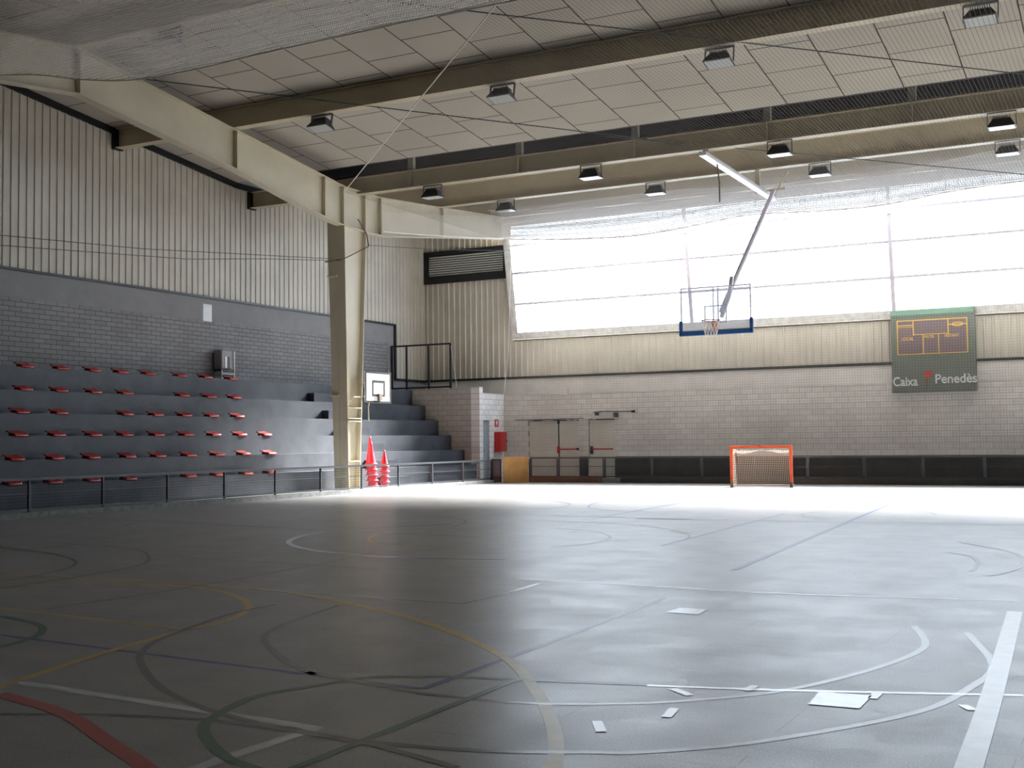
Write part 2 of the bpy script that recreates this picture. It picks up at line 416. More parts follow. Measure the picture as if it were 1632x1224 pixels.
LINES = [
    ('blue', 0.05, [(-7.29, 5.9),(-5.15, 5.72),(-3.52, 5.59)]),
    ('blue', 0.05, [(-3.52, 5.59),(-3.54, 6.84),(-3.63, 9.65)]),
    ('white', 0.08, [(-5.9, 4.78),(-3.47, 4.61)]),
    ('white', 0.08, [(-3.5, 4.61),(-3.53, 3.86),(-3.49, 3.6)]),
    ('yellow', 0.05, [(-8.5, 6.88),(-6.2, 6.63)]),
    ('yellow', 0.06, [(-6.23, 6.64),(-5.99, 5.55),(-5.72, 4.63),(-5.62, 4.32)]),
    ('yellow', 0.06, [(-9.63, 7.79),(-9.39, 8.26),(-8.65, 8.59),(-7.95, 8.63),(-7.29, 8.36),(-6.68, 7.88),(-6.34, 7.38),(-6.22, 6.97),(-6.23, 6.64)]),
    ('yellow', 0.07, [(-10.78, 8.56),(-10.14, 8.77),(-9.31, 8.78),(-8.15, 8.84),(-7.06, 8.72),(-5.52, 8.08),(-4.56, 7.48),(-3.6, 6.66),(-2.99, 5.89),(-2.55, 5.21),(-2.28, 4.7),(-2.11, 4.26)]),
    ('black', 0.05, [(-5.94, 8.15),(-5.79, 7.45),(-5.61, 6.86),(-5.35, 6.48),(-4.81, 6.0),(-4.32, 5.67),(-4.35, 5.71),(-3.5, 5.5),(-2.88, 5.51),(-2.43, 5.69),(-2.1, 5.93),(-1.72, 6.39),(-1.4, 7.25),(-1.27, 8.09),(-1.48, 8.94)]),
    ('black', 0.05, [(-6.46, 7.98),(-6.45, 7.4),(-6.11, 6.33),(-5.84, 5.84),(-5.48, 5.47),(-4.86, 5.0),(-4.28, 4.71),(-3.77, 4.57),(-3.26, 4.51)]),
    ('black', 0.05, [(-3.17, 4.51),(-2.83, 4.54),(-2.47, 4.63),(-2.15, 4.77),(-1.93, 4.88),(-1.53, 5.28),(-1.02, 6.12),(-0.85, 6.86),(-0.81, 7.6),(-1.1, 8.77)]),
    ('black', 0.04, [(-5.14, 4.17),(-4.58, 4.4),(-4.02, 4.53),(-3.06, 4.47)]),
    ('black', 0.05, [(-3.44, 4.51),(-3.16, 4.49),(-2.86, 4.41),(-2.55, 4.31)]),
    ('green', 0.06, [(-2.22, 6.26),(-3.01, 6.07),(-3.41, 5.99),(-3.73, 5.88),(-3.96, 5.74),(-4.12, 5.41),(-4.23, 5.03),(-4.1, 4.57),(-3.94, 4.33),(-3.58, 4.05),(-3.35, 3.95),(-3.18, 3.92)]),
    ('white', 0.05, [(-2.44, 6.19),(-1.72, 6.38),(-0.58, 6.77)]),  # right end of the green line, painted white where glare bleaches it
    ('green', 0.05, [(-3.17, 6.03),(-3.16, 4.15),(-3.16, 3.84)]),
    ('green', 0.06, [(-8.09, 6.55),(-7.67, 6.46),(-7.27, 6.26),(-6.98, 5.94),(-6.84, 5.54)]),
    ('red', 0.09, [(-5.56, 4.5),(-4.86, 4.32),(-4.24, 4.01),(-3.75, 3.76),(-3.4, 3.54)]),
    ('white', 0.05, [(-5.4, 10.41),(-4.07, 10.37),(-2.87, 10.3),(-0.95, 10.58)]),
    ("white", 0.04, [(-7.4, 8.74),(-6.59, 8.66),(-5.78, 8.65),(-5.04, 8.63)]),
    ('white', 0.05, [(-5.04, 8.63),(-5.02, 9.15),(-5.08, 10.16)]),
    ('white', 0.08, [(-10.07, 16.94),(-10.98, 15.12),(-10.83, 13.9),(-10.22, 12.89),(-9.27, 12.18),(-8.14, 11.81),(-7.34, 11.83),(-6.45, 12.04)]),
    ('white', 0.05, [(-17.78, 16.13),(-14.0, 15.47),(-10.21, 14.96),(-8.29, 14.71)]),
    ('yellow', 0.06, [(-9.69, 15.48),(-10.04, 14.88),(-9.63, 13.92),(-9.07, 13.33),(-8.06, 12.98)]),
    ('black', 0.05, [(-13.64, 11.03),(-12.11, 10.58),(-10.94, 9.89),(-10.34, 9.04),(-10.15, 8.21)]),
    ('black', 0.05, [(-13.65, 11.8),(-11.8, 11.55),(-10.5, 10.59),(-9.92, 9.71),(-9.71, 8.4),(-9.66, 7.81)]),
    ('black', 0.04, [(-8.07, 6.98),(-8.02, 8.54),(-8.13, 10.43),(-8.42, 12.33)]),
    ('black', 0.04, [(-10.56, 10.86),(-7.27, 10.65)]),
    ('black', 0.04, [(-13.04, 10.55),(-12.83, 12.73),(-12.33, 18.06)]),
    ('black', 0.04, [(-15.05, 14.65),(-15.5, 15.38),(-14.91, 15.89),(-12.39, 15.3),(-10.82, 15.85)]),
    ('black', 0.04, [(-15.22, 21.66),(-15.41, 20.93),(-14.49, 20.05),(-13.24, 19.61),(-10.51, 18.0),(-9.66, 16.26)]),
    ('blue', 0.04, [(-11.09, 19.52),(-6.76, 19.25),(-7.49, 19.13),(-1.59, 19.59)]),
    ('black', 0.04, [(-10.08, 18.14),(-7.38, 17.86),(-5.77, 16.41),(-6.19, 16.73),(-5.65, 16.02),(-5.45, 15.26)]),
    ('blue', 0.07, [(-4.49, 24.79),(-3.75, 11.96)]),
    ('blue', 0.04, [(-5.68, 21.25),(-5.43, 14.34)]),
    ('blue', 0.05, [(-8.35, 19.2),(-8.53, 21.05),(-8.72, 24.85)]),
    ('blue', 0.04, [(-11.25, 27.16),(-10.12, 22.56),(-8.88, 21.08),(-7.43, 21.17)]),
    ('black', 0.04, [(-13.96, 24.85),(-12.57, 24.88),(-11.03, 23.42),(-10.56, 22.43),(-10.5, 21.4),(-11.27, 21.68)]),
    ('red', 0.03, [(-16.1, 31.15),(-15.4, 29.33),(-13.72, 27.15),(-12.38, 25.98)]),
    ('black', 0.05, [(-8.0, 16.58),(-7.3, 16.33),(-6.56, 15.34),(-6.41, 14.33),(-6.67, 13.69)]),
    ('black', 0.04, [(-3.18, 21.76),(-3.41, 22.44),(-3.87, 22.56)]),
    ('black', 0.04, [(-5.21, 21.87),(-5.35, 21.21),(-5.07, 20.44),(-4.66, 20.12)]),
    ('black', 0.05, [(-5.11, 25.87),(-5.11, 24.65),(-4.68, 24.02),(-4.38, 24.11)]),
    ('black', 0.05, [(-2.02, 14.66),(-1.73, 14.33),(-1.56, 13.58),(-1.54, 12.74)]),
    ('black', 0.05, [(-2.08, 16.14),(-1.45, 15.19),(-1.17, 14.26),(-1.15, 13.13),(-1.33, 12.38)]),
    ('black', 0.05, [(-8.19, 27.8),(-4.9, 27.81),(-3.46, 27.8)]),
    ('blue', 0.06, [(-4.24, 26.12),(-4.12, 23.88)]),
    ('yellow', 0.05, [(-3.06, 29.97),(-3.03, 27.92),(-3.19, 26.41),(-3.77, 25.9)]),
    ('cream', 0.11, [(-0.89, 9.94),(-0.73, 6.85),(-0.66, 5.23),(-0.64, 4.78)])
]

for c_, w_, P_ in LINES: paint(c_, w_, P_)
for P in ([(-3.32, 8.85), (-3.31, 9.12), (-3.07, 9.11), (-3.05, 8.82)], [(-1.53, 6.09), (-1.55, 6.41), (-1.28, 6.43), (-1.276, 6.1)],
          [(-1.93, 6.28), (-1.93, 6.42), (-1.88, 6.42), (-1.88, 6.28)], [(-1.29, 6.36), (-1.29, 6.5), (-1.24, 6.5), (-1.24, 6.36)]):
    MB().add([(x, y, .0032) for x, y in P], [(0, 3, 2, 1)]).build('floor_patch', M['ln_white'], fl, label='pale square patch taped on the floor')
for P in ([(-2.28, 6.16), (-2.14, 6.04)], [(-2.11, 5.72), (-2.08, 5.52)], [(-.83, 6.4), (-.77, 6.3)], [(-2.35, 5.3), (-2.25, 5.12)]):
    paint('white', .05, P)

# ------------------------------------------------------------------ far wall (Y = YF)
D1 = (-20.2, -18.12); D2 = (-17.75, -16.70)
ZL_ = 3.07
b = MB()
b.box(XL - .2, D1[0], YF, YF + .25, 0, ZL_).box(D1[1], D2[0], YF, YF + .25, 0, 2.13).box(D2[1], XR + .2, YF, YF + .25, 0, ZL_)
b.box(D1[0], D2[1], YF, YF + .25, 2.13, ZL_)
wf = b.build('wall_far', M['block_far'], kind='structure')
MB().box(XL, XR, YF - .02, YF + .25, ZL_, 3.72).build('plaster_band', M['plaster_far'], wf, label='smooth grey plaster band')
t_ = MB()
t_.box(D1[1] + .01, D2[0], YF - .012, YF, 0, .77).box(D2[1], XR, YF - .012, YF, 0, .77)
t_.build('dado', M['dado'], wf, label='dark painted band at the foot of the wall')
# cladding: sheet and narrow standing ribs
WX0 = -20.8
c = MB()
c.box(XL, WX0, YF, YF + .2, 3.72, 10.7).box(WX0, XR, YF, YF + .2, 3.72, 5.2)
x = XL + .12
while x < XR:
    top = 5.16 if x > WX0 else roof(YF) - .05
    if x > -21.09 or x < -24.67 or True:
        c.prism([(x - .045, YF), (x - .02, YF - .04), (x + .02, YF - .04), (x + .045, YF)], 'z', 3.74, top)
    x += .243
c.build('cladding', M['clad'], wf, label='cream ribbed metal cladding')
MB().box(XL, XR, YF - .07, YF - .0, 3.69, 3.77).build('trim_1', M['trim'], kind='structure')

# ------------------------------------------------------------------ big tilted window
def wp(x, z, d=0.): return (x, glass_y(z) + d, z)
def wbar(mb, x0, x1, z0, z1, t0, t1):
    mb.add([wp(x0, z0, t0), wp(x1, z0, t0), wp(x1, z1, t0), wp(x0, z1, t0), wp(x0, z0, t1), wp(x1, z0, t1), wp(x1, z1, t1), wp(x0, z1, t1)],
           [(0, 3, 2, 1), (4, 5, 6, 7), (0, 1, 5, 4), (1, 2, 6, 5), (2, 3, 7, 6), (3, 0, 4, 7)])
f = MB()
wbar(f, -20.78, -20.5, 5.17, 9.4, -.06, .06)
wbar(f, -20.5, 16.3, 5.17, 5.42, -.06, .06)  # right end lies out of view, lengthened to add light from that side
wbar(f, 16.0, 16.3, 5.42, 9.4, -.06, .06)
win = f.build('window_1', M['window_frame'], kind='structure')
WG = MB(); wbar(WG, -20.5, 16.0, 5.4, 9.36, .02, .03)
gm, gn, gb = nodes('glowing_glazing')
gt = gn.nodes.new('ShaderNodeBsdfTransparent'); gt.inputs[0].default_value = (.5, .5, .5, 1)
gg = gn.nodes.new('ShaderNodeBsdfGlossy'); gg.inputs['Roughness'].default_value = .05
gx = gn.nodes.new('ShaderNodeMixShader'); gx.inputs[0].default_value = .05
gn.links.new(gt.outputs[0], gx.inputs[1]); gn.links.new(gg.outputs[0], gx.inputs[2])
# diffusing polycarbonate: part of the daylight goes straight through, the scattered rest is added as emission
ge = gn.nodes.new('ShaderNodeEmission'); ge.inputs[0].default_value = (.74, .86, 1.0, 1); ge.inputs[1].default_value = GLOW
gd = gn.nodes.new('ShaderNodeAddShader')
gn.links.new(gx.outputs[0], gd.inputs[0]); gn.links.new(ge.outputs[0], gd.inputs[1])
gn.links.new(gd.outputs[0], gn.nodes['Material Output'].inputs[0])
WG.build('glazing', gm, win, label='pale translucent glazing')
for xm in (-13.65, -6.85, -.1, 6.7, 13.5):
    q = MB(); wbar(q, xm - .06, xm + .06, 5.3, 9.4, -.09, .02); q.build('mullion', M['mullion'], win)
for zb in (6.47, 7.6, 8.62):
    q = MB(); wbar(q, -20.5, 16.0, zb - .038, zb + .038, -.05, .02); q.build('glazing_bar', M['mullion'], win)
q = MB()
xx = -20.5 + .55
while xx < 16:
    wbar(q, xx - .006, xx + .006, 5.4, 9.4, 0, .02); xx += .55
q.build('panel_joint', M['mullion'], win)
MB().box(-20.7, 16, YF - .09, YF - .05, 5.11, 5.15).build('trim_7', M['trim'], kind='structure')
# cheek between tilted frame and wall, header above
MB().prism([(YF, 5.17), (glass_y(9.4), 9.4), (YF, 9.4)], 'x', -20.82, -20.78).build('trim_2', M['window_frame'], kind='structure')
MB().prism([(38.78, 9.34), (38.92, 9.34), (38.92, roof(38.92)), (38.78, roof(38.78))], 'x', XL, XR).build('trim_3', M['tile_plain'], kind='structure')

# ------------------------------------------------------------------ louvred vent on the far wall
lv = empty('louvre_vent', (-22.87, YF, 8.15), label='black framed ventilation louvre high on the far wall beside the window', cat='vent')
def L(mb, name, mat, parent, org, **k):
    o = mb.build(name, mat, parent, **k)
    o.matrix_parent_inverse = Matrix.Translation(Vector(org)).inverted()
    return o
vo = (-22.87, YF, 8.15)
f = MB().box(-24.64, -20.95, YF - .16, YF - .04, 8.62, 8.78).box(-24.64, -20.95, YF - .16, YF - .04, 7.52, 7.80)
f.box(-24.64, -24.44, YF - .16, YF - .04, 7.8, 8.62).box(-21.1, -20.95, YF - .16, YF - .04, 7.8, 8.62)
L(f, 'vent_frame', M['black'], lv, vo)
L(MB().box(-24.44, -21.1, YF - .06, YF - .04, 7.8, 8.62), 'vent_back', M['black'], lv, vo)
for i in range(9):
    z = 7.83 + i * .088
    s_ = MB().prism([(YF - .07, z), (YF - .13, z + .035), (YF - .135, z + .025), (YF - .075, z - .01)], 'x', -24.42, -21.12)
    L(s_, 'slat', M['slat'], lv, vo)

# ------------------------------------------------------------------ left wall
wl = MB().box(XL - .2, XL, YB, YF, 0, 5.07).build('wall_left', M['block_left'], kind='structure')
MB().box(XL - .2, XL + .012, YB, YF, 5.07, 5.77).build('plaster_band', M['plaster'], wl, label='smooth grey plaster band')
MB().box(XL, XL + .014, 37.39, YF, 3.1, 3.72).box(XL, XL + .014, 36.95, 37.39, 3.1, 5.07).build('plaster_panel', M['plaster'], wl, label='smooth grey plaster panel')
c = MB()
c.prism([(YB, 5.77), (37.39, 5.77), (37.39, 3.72), (YF, 3.72), (YF, roof(YF)), (YV1 + .1, roof(YV1)), (YV1 + .1, 10.02), (YV0 - .1, 10.02), (YV0 - .1, roof(YV0)), (YR, roof(YR)), (YB, roof(YB))], 'x', XL - .19, XL + .02)
y = YB + .1
while y < YF - .05:
    z0 = 5.79 if y < 37.39 else 3.74
    c.prism([(XL + .02, y - .032), (XL + .048, y - .016), (XL + .048, y + .016), (XL + .02, y + .032)], 'z', z0, roof(y) - .12)
    y += .238
c.build('cladding', M['clad'], wl, label='cream ribbed metal cladding')
t_ = MB().box(XL, XL + .09, YB, 37.43, 5.74, 5.80).box(XL, XL + .09, 37.36, 37.43, 3.72, 5.74).box(XL, XL + .09, 37.36, YF, 3.69, 3.76)
t_.build('trim_4', M['trim'], kind='structure')
t_ = MB()
for a, bb in ((YB, YR), (YR, YV0), (YV0, YV1), (YV1, YF - .8)):
    t_.prism([(a, roof(a) - .18), (bb, roof(bb) - .18), (bb, roof(bb) - .005), (a, roof(a) - .005)], 'x', XL, XL + .09)
t_.build('trim_5', M['black'], kind='structure')

# ------------------------------------------------------------------ unseen walls
MB().box(XR, XR + .2, YB, YF, 0, 10.8).build('wall_right', M['plaster'], kind='structure')
MB().box(XL, XR, YB - .2, YB, 0, 10.6).build('wall_back', M['plaster'], kind='structure')

# ------------------------------------------------------------------ ceiling
c = MB()
for a, bb in ((YB - .2, YR), (YR, YV0), (YV1, YF + .2)):
    c.prism([(a, roof(a)), (bb, roof(bb)), (bb, roof(bb) + .15), (a, roof(a) + .15)], 'x', XL - .2, XR + .2)
ce = c.build('ceiling', M['tile'], kind='structure')
g = MB().box(XL, XR, YV0 - .02, YV1 + .02, 9.95, 10.0).box(XL, XR, YV0 - .03, YV0, 9.52, 9.95).box(XL, XR, YV1, YV1 + .03, 9.52, 9.95)
g.build('valley_gutter', M['gutter'], ce, label='dark valley gutter')

# ------------------------------------------------------------------ steel: rafter, column, beams
raf = empty('steel_rafter', (XC, 28.7, 7.8), label='cream steel rafter rising left from the column head along the bleachers', cat='rafter')
ro = (XC, 28.7, 7.8)
top = [(YB + .1, 6.95), (YR, 10.09), (28.3, 8.86), (30.2, 8.86), (38.8, 9.6)]
top[0] = (YB + .1, 10.09 - .118 * (YR - YB - .1))
bot = [(YB + .1, top[0][1] - .95), (YR, 9.10), (23.6, 8.45), (26.8, 7.90), (28.1, 7.74), (29.4, 7.70), (30.4, 7.72), (38.8, 8.86)]
web = top + bot[::-1]
L(MB().prism(web, 'x', XC - .008, XC + .008), 'web', M['steel'], raf, ro)
L(MB().ribbon(top, 'x', XC - .14, XC + .14, .02), 'top_flange', M['steel'], raf, ro)
L(MB().ribbon(bot, 'x', XC - .14, XC + .14, -.02), 'bottom_flange', M['steel'], raf, ro)
def interp(P, y):
    for (a, za), (b_, zb) in zip(P, P[1:]):
        if a <= y <= b_: return za + (zb - za) * (y - a) / (b_ - a)
for y in (18.45, 23.6, 27.35, 28.25, 29.35, 30.2, 33.9, 38.7):
    L(MB().box(XC + .008, XC + .13, y - .01, y + .01, interp(bot, y), interp(top, y)), 'stiffener', M['steel'], raf, ro)

cl = empty('steel_column', (XC, 28.7, 0), label='tapered cream steel column standing behind the rink fence', cat='column')
co = (XC, 28.7, 0)
def colY(z, near): return (28.42 - .022 * z) if near else (28.95 + .052 * z)
zt = 7.72
L(MB().prism([(colY(0, 1), 0), (colY(0, 0), 0), (colY(zt, 0), zt), (colY(zt, 1), zt)], 'x', XC - .008, XC + .008), 'web', M['steel'], cl, co)
L(MB().prism([(colY(0, 1), 0), (colY(0, 1) + .025, 0), (colY(zt, 1) + .025, zt), (colY(zt, 1), zt)], 'x', XC - .14, XC + .14), 'near_flange', M['steel'], cl, co)
L(MB().prism([(colY(0, 0), 0), (colY(0, 0) + .025, 0), (colY(zt, 0) + .025, zt), (colY(zt, 0), zt)], 'x', XC - .14, XC + .14), 'far_flange', M['steel'], cl, co)
for z in (.82, 1.99, 2.07, 2.38):
    L(MB().box(XC + .008, XC + .15, colY(z, 1) + .02, colY(z, 0), z - .018, z + .018), 'stiffener', M['steel'], cl, co)
L(MB().box(XC - .25, XC + .25, 28.3, 29.1, 0, .025), 'base_plate', M['steel'], cl, co)
L(MB().tube([(XC + .02, 28.45, 2.25), (XC + .08, 28.5, 2.55), (XC + .1, 28.75, 2.7), (XC + .1, 29.15, 2.72)], .02, 8), 'conduit', M['steel'], cl, co)
# boxed downpipe beside the column
dp = empty('downpipe', (XC - .3, 28.5, 0), label='boxed cream rainwater downpipe running up the bleacher side of the column', cat='pipe')
do = (XC - .3, 28.5, 0)
q = MB().add([(XC - .36, 28.42, 0), (XC - .15, 28.42, 0), (XC - .15, 28.6, 0), (XC - .36, 28.6, 0), (XC - .50, 28.26, 8.3), (XC - .15, 28.26, 8.3), (XC - .15, 28.5, 8.3), (XC - .50, 28.5, 8.3)],
             [(0, 3, 2, 1), (4, 5, 6, 7), (0, 1, 5, 4), (1, 2, 6, 5), (2, 3, 7, 6), (3, 0, 4, 7)])
L(q, 'pipe', M['steel'], dp, do)
for z in (2.75, 6.25):
    w0 = .36 + .14 * z / 8.3
    L(MB().box(XC - w0 - .02, XC - .15, 28.36 - .02 * z, 28.44 - .02 * z, z - .02, z + .02), 'pipe_clip', M['steel'], dp, do)

def ibeam(y, z0, z1, w=.28, tf=.022, tw=.014):
    h = w / 2; k = tw / 2
    return [(y - h, z0), (y + h, z0), (y + h, z0 + tf), (y + k, z0 + tf), (y + k, z1 - tf), (y + h, z1 - tf), (y + h, z1), (y - h, z1), (y - h, z1 - tf), (y - k, z1 - tf), (y - k, z0 + tf), (y - h, z0 + tf)]
BEAMS = [('nearest the ridge, behind the top-left net', YR, 10.12, 10.62), ('second from the ridge with four floodlights below it', 23.6, 9.50, 10.04),
         ('under the dark valley gutter, carrying short posts', 29.2, 8.79, 9.30), ('between the valley gutter and the window', 33.9, 9.20, 9.93)]
for nm, y, z0, z1 in BEAMS:
    bo = (XC, y, z0)
    be = empty('roof_beam', bo, label='cream steel roof beam ' + nm, cat='beam', group='roof beams across the hall')
    L(MB().prism(ibeam(y, z0, z1), 'x', XL + .12, XR), 'beam_section', M['beam'], be, bo)
    L(MB().box(XL + .02, XL + .14, y - .16, y + .16, z0 - .03, z1), 'wall_bracket', M['black'], be, bo, label='black bracket at the wall')
    if y == 29.2:
        for px in (-22.2, -18.63, -15.06, -11.59, -8.03, -4.53, -1.0, 2.5):
            L(MB().box(px - .09, px + .09, y - .07, y + .07, z1, 9.95), 'post', M['steel'], be, bo)
            L(MB().box(px - .01, px + .01, y - .13, y - .007, z0 + .02, z1 - .02), 'stiffener', M['steel'], be, bo)
bo = (XC, 38.5, 9.65)
be = empty('roof_beam', bo, label='brownish steel beam above the big window, behind the net folds', cat='beam', group='roof beams across the hall')
L(MB().prism(ibeam(38.5, 9.62, 10.35), 'x', XL + .12, XR), 'beam_section', M['steel'], be, bo)

# ------------------------------------------------------------------ bracing rods
def bz(y): return 9.42 - .085 * (y - 23.6) if y < 29 else 8.96
for nm, P in (('thin dark bracing rod crossing the ceiling tiles near the column side', [(-20.3, 19.77), (-12.17, 27.44), (-11.0, 28.5)]),
              ('thin dark bracing rod running from the net fold to the valley gutter at right', [(-12.6, 18.9), (-10.82, 20.4), (-6.95, 23.6), (-.9, 28.55)]),
              ('thin dark bracing rod crossing the two beams in front of the window', [(-11.9, 27.9), (-11.04, 28.57), (-2.59, 35.38), (1.5, 38.6)])):
    pts = []
    for x, y in P:
        z = 9.5 - .08 * (y - 23.6)
        pts.append((x, y, z))
    MB().tube(pts, .013, 6).build('bracing_rod', M['wire'], label=nm, cat='rod')

# ------------------------------------------------------------------ side room beside the bleachers
sw = MB().box(XL, -21.2, 37.1, 37.3, 0, 3.30).build('wall_partition', M['block_side'], kind='structure')
MB().box(-21.2, -20.85, 37.07, 37.32, 0, 3.31).build('wall_pier', M['block_room'], kind='structure')
b = MB()
X0 = -20.88
b.box(X0 - .18, X0, 37.85, 38.75, 0, 3.10).box(X0 - .18, X0, 37.32, 37.85, 2.12, 3.10)
pl = [(X0 - .85 + .85 * math.cos(a), 38.75 + .85 * math.sin(a)) for a in [i * math.pi / 2 / 10 for i in range(11)]]
pi_ = [(X0 - .85 + .67 * math.cos(a), 38.75 + .67 * math.sin(a)) for a in [i * math.pi / 2 / 10 for i in range(11)]]
b.prism(pl + pi_[::-1], 'z', 0, 3.10)
wr = b.build('wall_room', M['block_room'], kind='structure')
d3 = MB().box(X0 - .12, X0 - .07, 37.34, 37.84, 0, 2.1).build('door_3', M['door_grey'], kind='structure')
MB().box(X0 - .07, X0 - .03, 37.42, 37.48, 1.0, 1.06).build('door_handle', M['black'], d3)

# doors in the far wall
def door_leaf(nm, x0, x1, hx, bar):
    d = MB().box(x0, x1, YF + .09, YF + .15, 0, 2.12).build(nm, M['door'], kind='structure')
    MB().box(x0 - .02, x1 + .02, YF + .03, YF + .09, 2.09, 2.13).build('door_frame', M['trim'], d)
    return d
d1 = door_leaf('door_1', D1[0] + .02, D1[1] - .02, 0, 0)
MB().box(-18.985, -18.955, YF + .06, YF + .09, 0, 2.1).build('astragal', M['black'], d1)
MB().box(-19.02, -18.93, YF + .02, YF + .09, .9, 1.15).build('lock_case', M['red'], d1)
MB().tube([(-18.95, YF + .03, 1.04), (-18.2, YF + .03, 1.04)], .022, 8).build('push_bar', M['red'], d1, label='red push bar')
MB().box(-18.24, -18.17, YF + .02, YF + .09, 1.0, 1.08).build('bar_end', M['black'], d1)
MB().box(-19.0, -18.93, YF + .02, YF + .09, 1.97, 2.09).build('bolt', M['black'], d1)
d2 = door_leaf('door_2', D2[0] + .02, D2[1] - .02, 0, 0)
MB().box(-17.68, -17.60, YF + .02, YF + .09, .86, 1.14).build('lock_case', M['black'], d2)
MB().tube([(-17.6, YF + .03, 1.04), (-16.8, YF + .03, 1.04)], .022, 8).build('push_bar', M['red'], d2, label='red push bar')
MB().box(D1[0] - .1, D2[1] + .1, YF + .25, YF + .3, 0, 2.3).build('door_light_stop', M['plaster_far'], kind='structure')  # added backing behind the doors, keeps sky light out of the gaps

# conduit with emergency lamps above the doors
em = empty('wall_conduit', (-16.7, YF, 2.37), label='dark conduit with small boxes fixed above the right exit door', cat='conduit')
eo = (-16.7, YF, 2.37)
L(MB().tube([(-17.5, YF - .06, 2.36), (-17.2, YF - .06, 2.39), (-15.93, YF - .06, 2.37)], .016, 8), 'pipe', M['trim'], em, eo)
L(MB().box(-17.42, -17.3, YF - .12, YF, 2.26, 2.35), 'lamp_head', M['black'], em, eo)
L(MB().box(-16.0, -15.9, YF - .1, YF, 2.33, 2.41), 'lamp_head', M['black'], em, eo)
L(MB().box(-16.7, -16.55, YF - .1, YF, 2.18, 2.34), 'junction_box', M['fence'], em, eo)
jb = empty('junction_box', (-18.67, YF, 3.17), label='faint pale junction box high on the far wall above the doors', cat='box')
jo = (-18.67, YF, 3.17)
L(MB().box(-18.85, -18.5, YF - .08, YF, 3.05, 3.3), 'box_body', M['plaster_far'], jb, jo)
L(MB().tube([(-18.7, YF - .04, 3.3), (-18.7, YF - .04, 3.68)], .012, 6), 'cable', M['plaster_far'], jb, jo)
# slack white cord over the doors
P = []
for a, bb, sag in (((-20.75, 2.15), (-19.75, 2.17), .06), ((-19.75, 2.17), (-18.75, 2.25), .1), ((-18.75, 2.25), (-18.0, 2.25), .17), ((-18.0, 2.25), (-17.3, 2.2), .14)):
    for k in range(8):
        t = k / 8; P.append((a[0] + (bb[0] - a[0]) * t, YF - .05, a[1] + (bb[1] - a[1]) * t - sag * 4 * t * (1 - t)))
MB().tube(P, .012, 6).build('white_cord', M['rope'], label='slack white cord looped over the exit doors', cat='cord')
MB().tube([(-20.75, YF - .05, 2.2), (-19.0, YF - .05, 2.3), (-17.5, YF - .05, 2.42)], .01, 6).build('white_cord', M['rope'], label='straight thin white cord sloping up to the conduit', cat='cord')
MB().tube([(-20.7, YF - .06, 2.14), (-17.9, YF - .06, 2.16)], .015, 6).build('curtain_rail', M['black'], label='thin dark rail over the double exit door', cat='rail')

# fire hose cabinet and sign
fh = empty('fire_hose_cabinet', (-20.8, 38.45, 1.0), label='red fire hose cabinet on the curved block wall', cat='cabinet')
fo = (-20.8, 38.45, 1.0)
bevel(L(MB().box(-20.88, -20.66, 38.2, 38.78, .98, 1.70), 'cabinet_body', M['red'], fh, fo), .02)
L(MB().box(-20.655, -20.645, 38.24, 38.74, 1.02, 1.66), 'door', M['red'], fh, fo)
L(MB().box(-20.645, -20.62, 38.68, 38.72, 1.32, 1.4), 'latch', M['black'], fh, fo)
fs = empty('fire_sign', (-20.87, 38.37, 1.85), label='small red and white fire extinguisher sign above the hose cabinet', cat='sign')
so = (-20.87, 38.37, 1.85)
L(MB().box(-20.88, -20.868, 38.2, 38.55, 1.85, 2.19), 'sign_plate', M['paper'], fs, so)
L(MB().box(-20.868, -20.864, 38.23, 38.52, 1.88, 2.16), 'sign_field', M['red'], fs, so)
L(MB().box(-20.864, -20.860, 38.33, 38.43, 1.98, 2.11).box(-20.864, -20.860, 38.36, 38.40, 1.92, 1.96), 'symbol', M['paper'], fs, so)

# ------------------------------------------------------------------ bleachers
TX = [-21.0, -21.5, -22.05, -22.6, -23.15, -23.72]
TZ = [.55, 1.06, 1.59, 2.12, 2.68, 3.27]
bl = empty('bleachers', (-22.8, 20, 0), label='stepped blue-grey concrete bleachers along the left wall', cat='bleachers')
blo = (-22.8, 20, 0)
for k in range(6):
    x1 = TX[k]; x0 = XL + .0
    o = MB().box(x0, x1, 2.0, 37.1, TZ[k - 1] if k else 0, TZ[k]).build('tier', M['tier'], bl)
    o.matrix_parent_inverse = Matrix.Translation(Vector(blo)).inverted()
    zb = TZ[k - 1] if k else 0
    o = MB().box(x1, x1 + .27, 30.85, 32.32, zb, zb + (TZ[k] - zb) * .5).build('step', M['tier_dark'], bl)
    o.matrix_parent_inverse = Matrix.Translation(Vector(blo)).inverted()

# guard rail on the side wall top
gr = empty('guard_rail', (-23.4, 37.2, 3.3), label='black tubular guard rail frame on top of the block side wall', cat='railing')
go = (-23.4, 37.2, 3.3)
for z in (4.93, 3.36):
    L(MB().box(-24.66, -22.06, 37.12, 37.18, z - .03, z + .03), 'rail', M['black'], gr, go)
for x in (-24.62, -23.98, -23.02, -22.09):
    L(MB().box(x - .03, x + .03, 37.12, 37.18, 3.30, 4.93), 'post', M['black'], gr, go)
L(MB().tube([(-22.06, 37.15, 4.85), (-21.85, 37.2, 3.3)], .01, 6), 'stay_wire', M['rope'], gr, go)

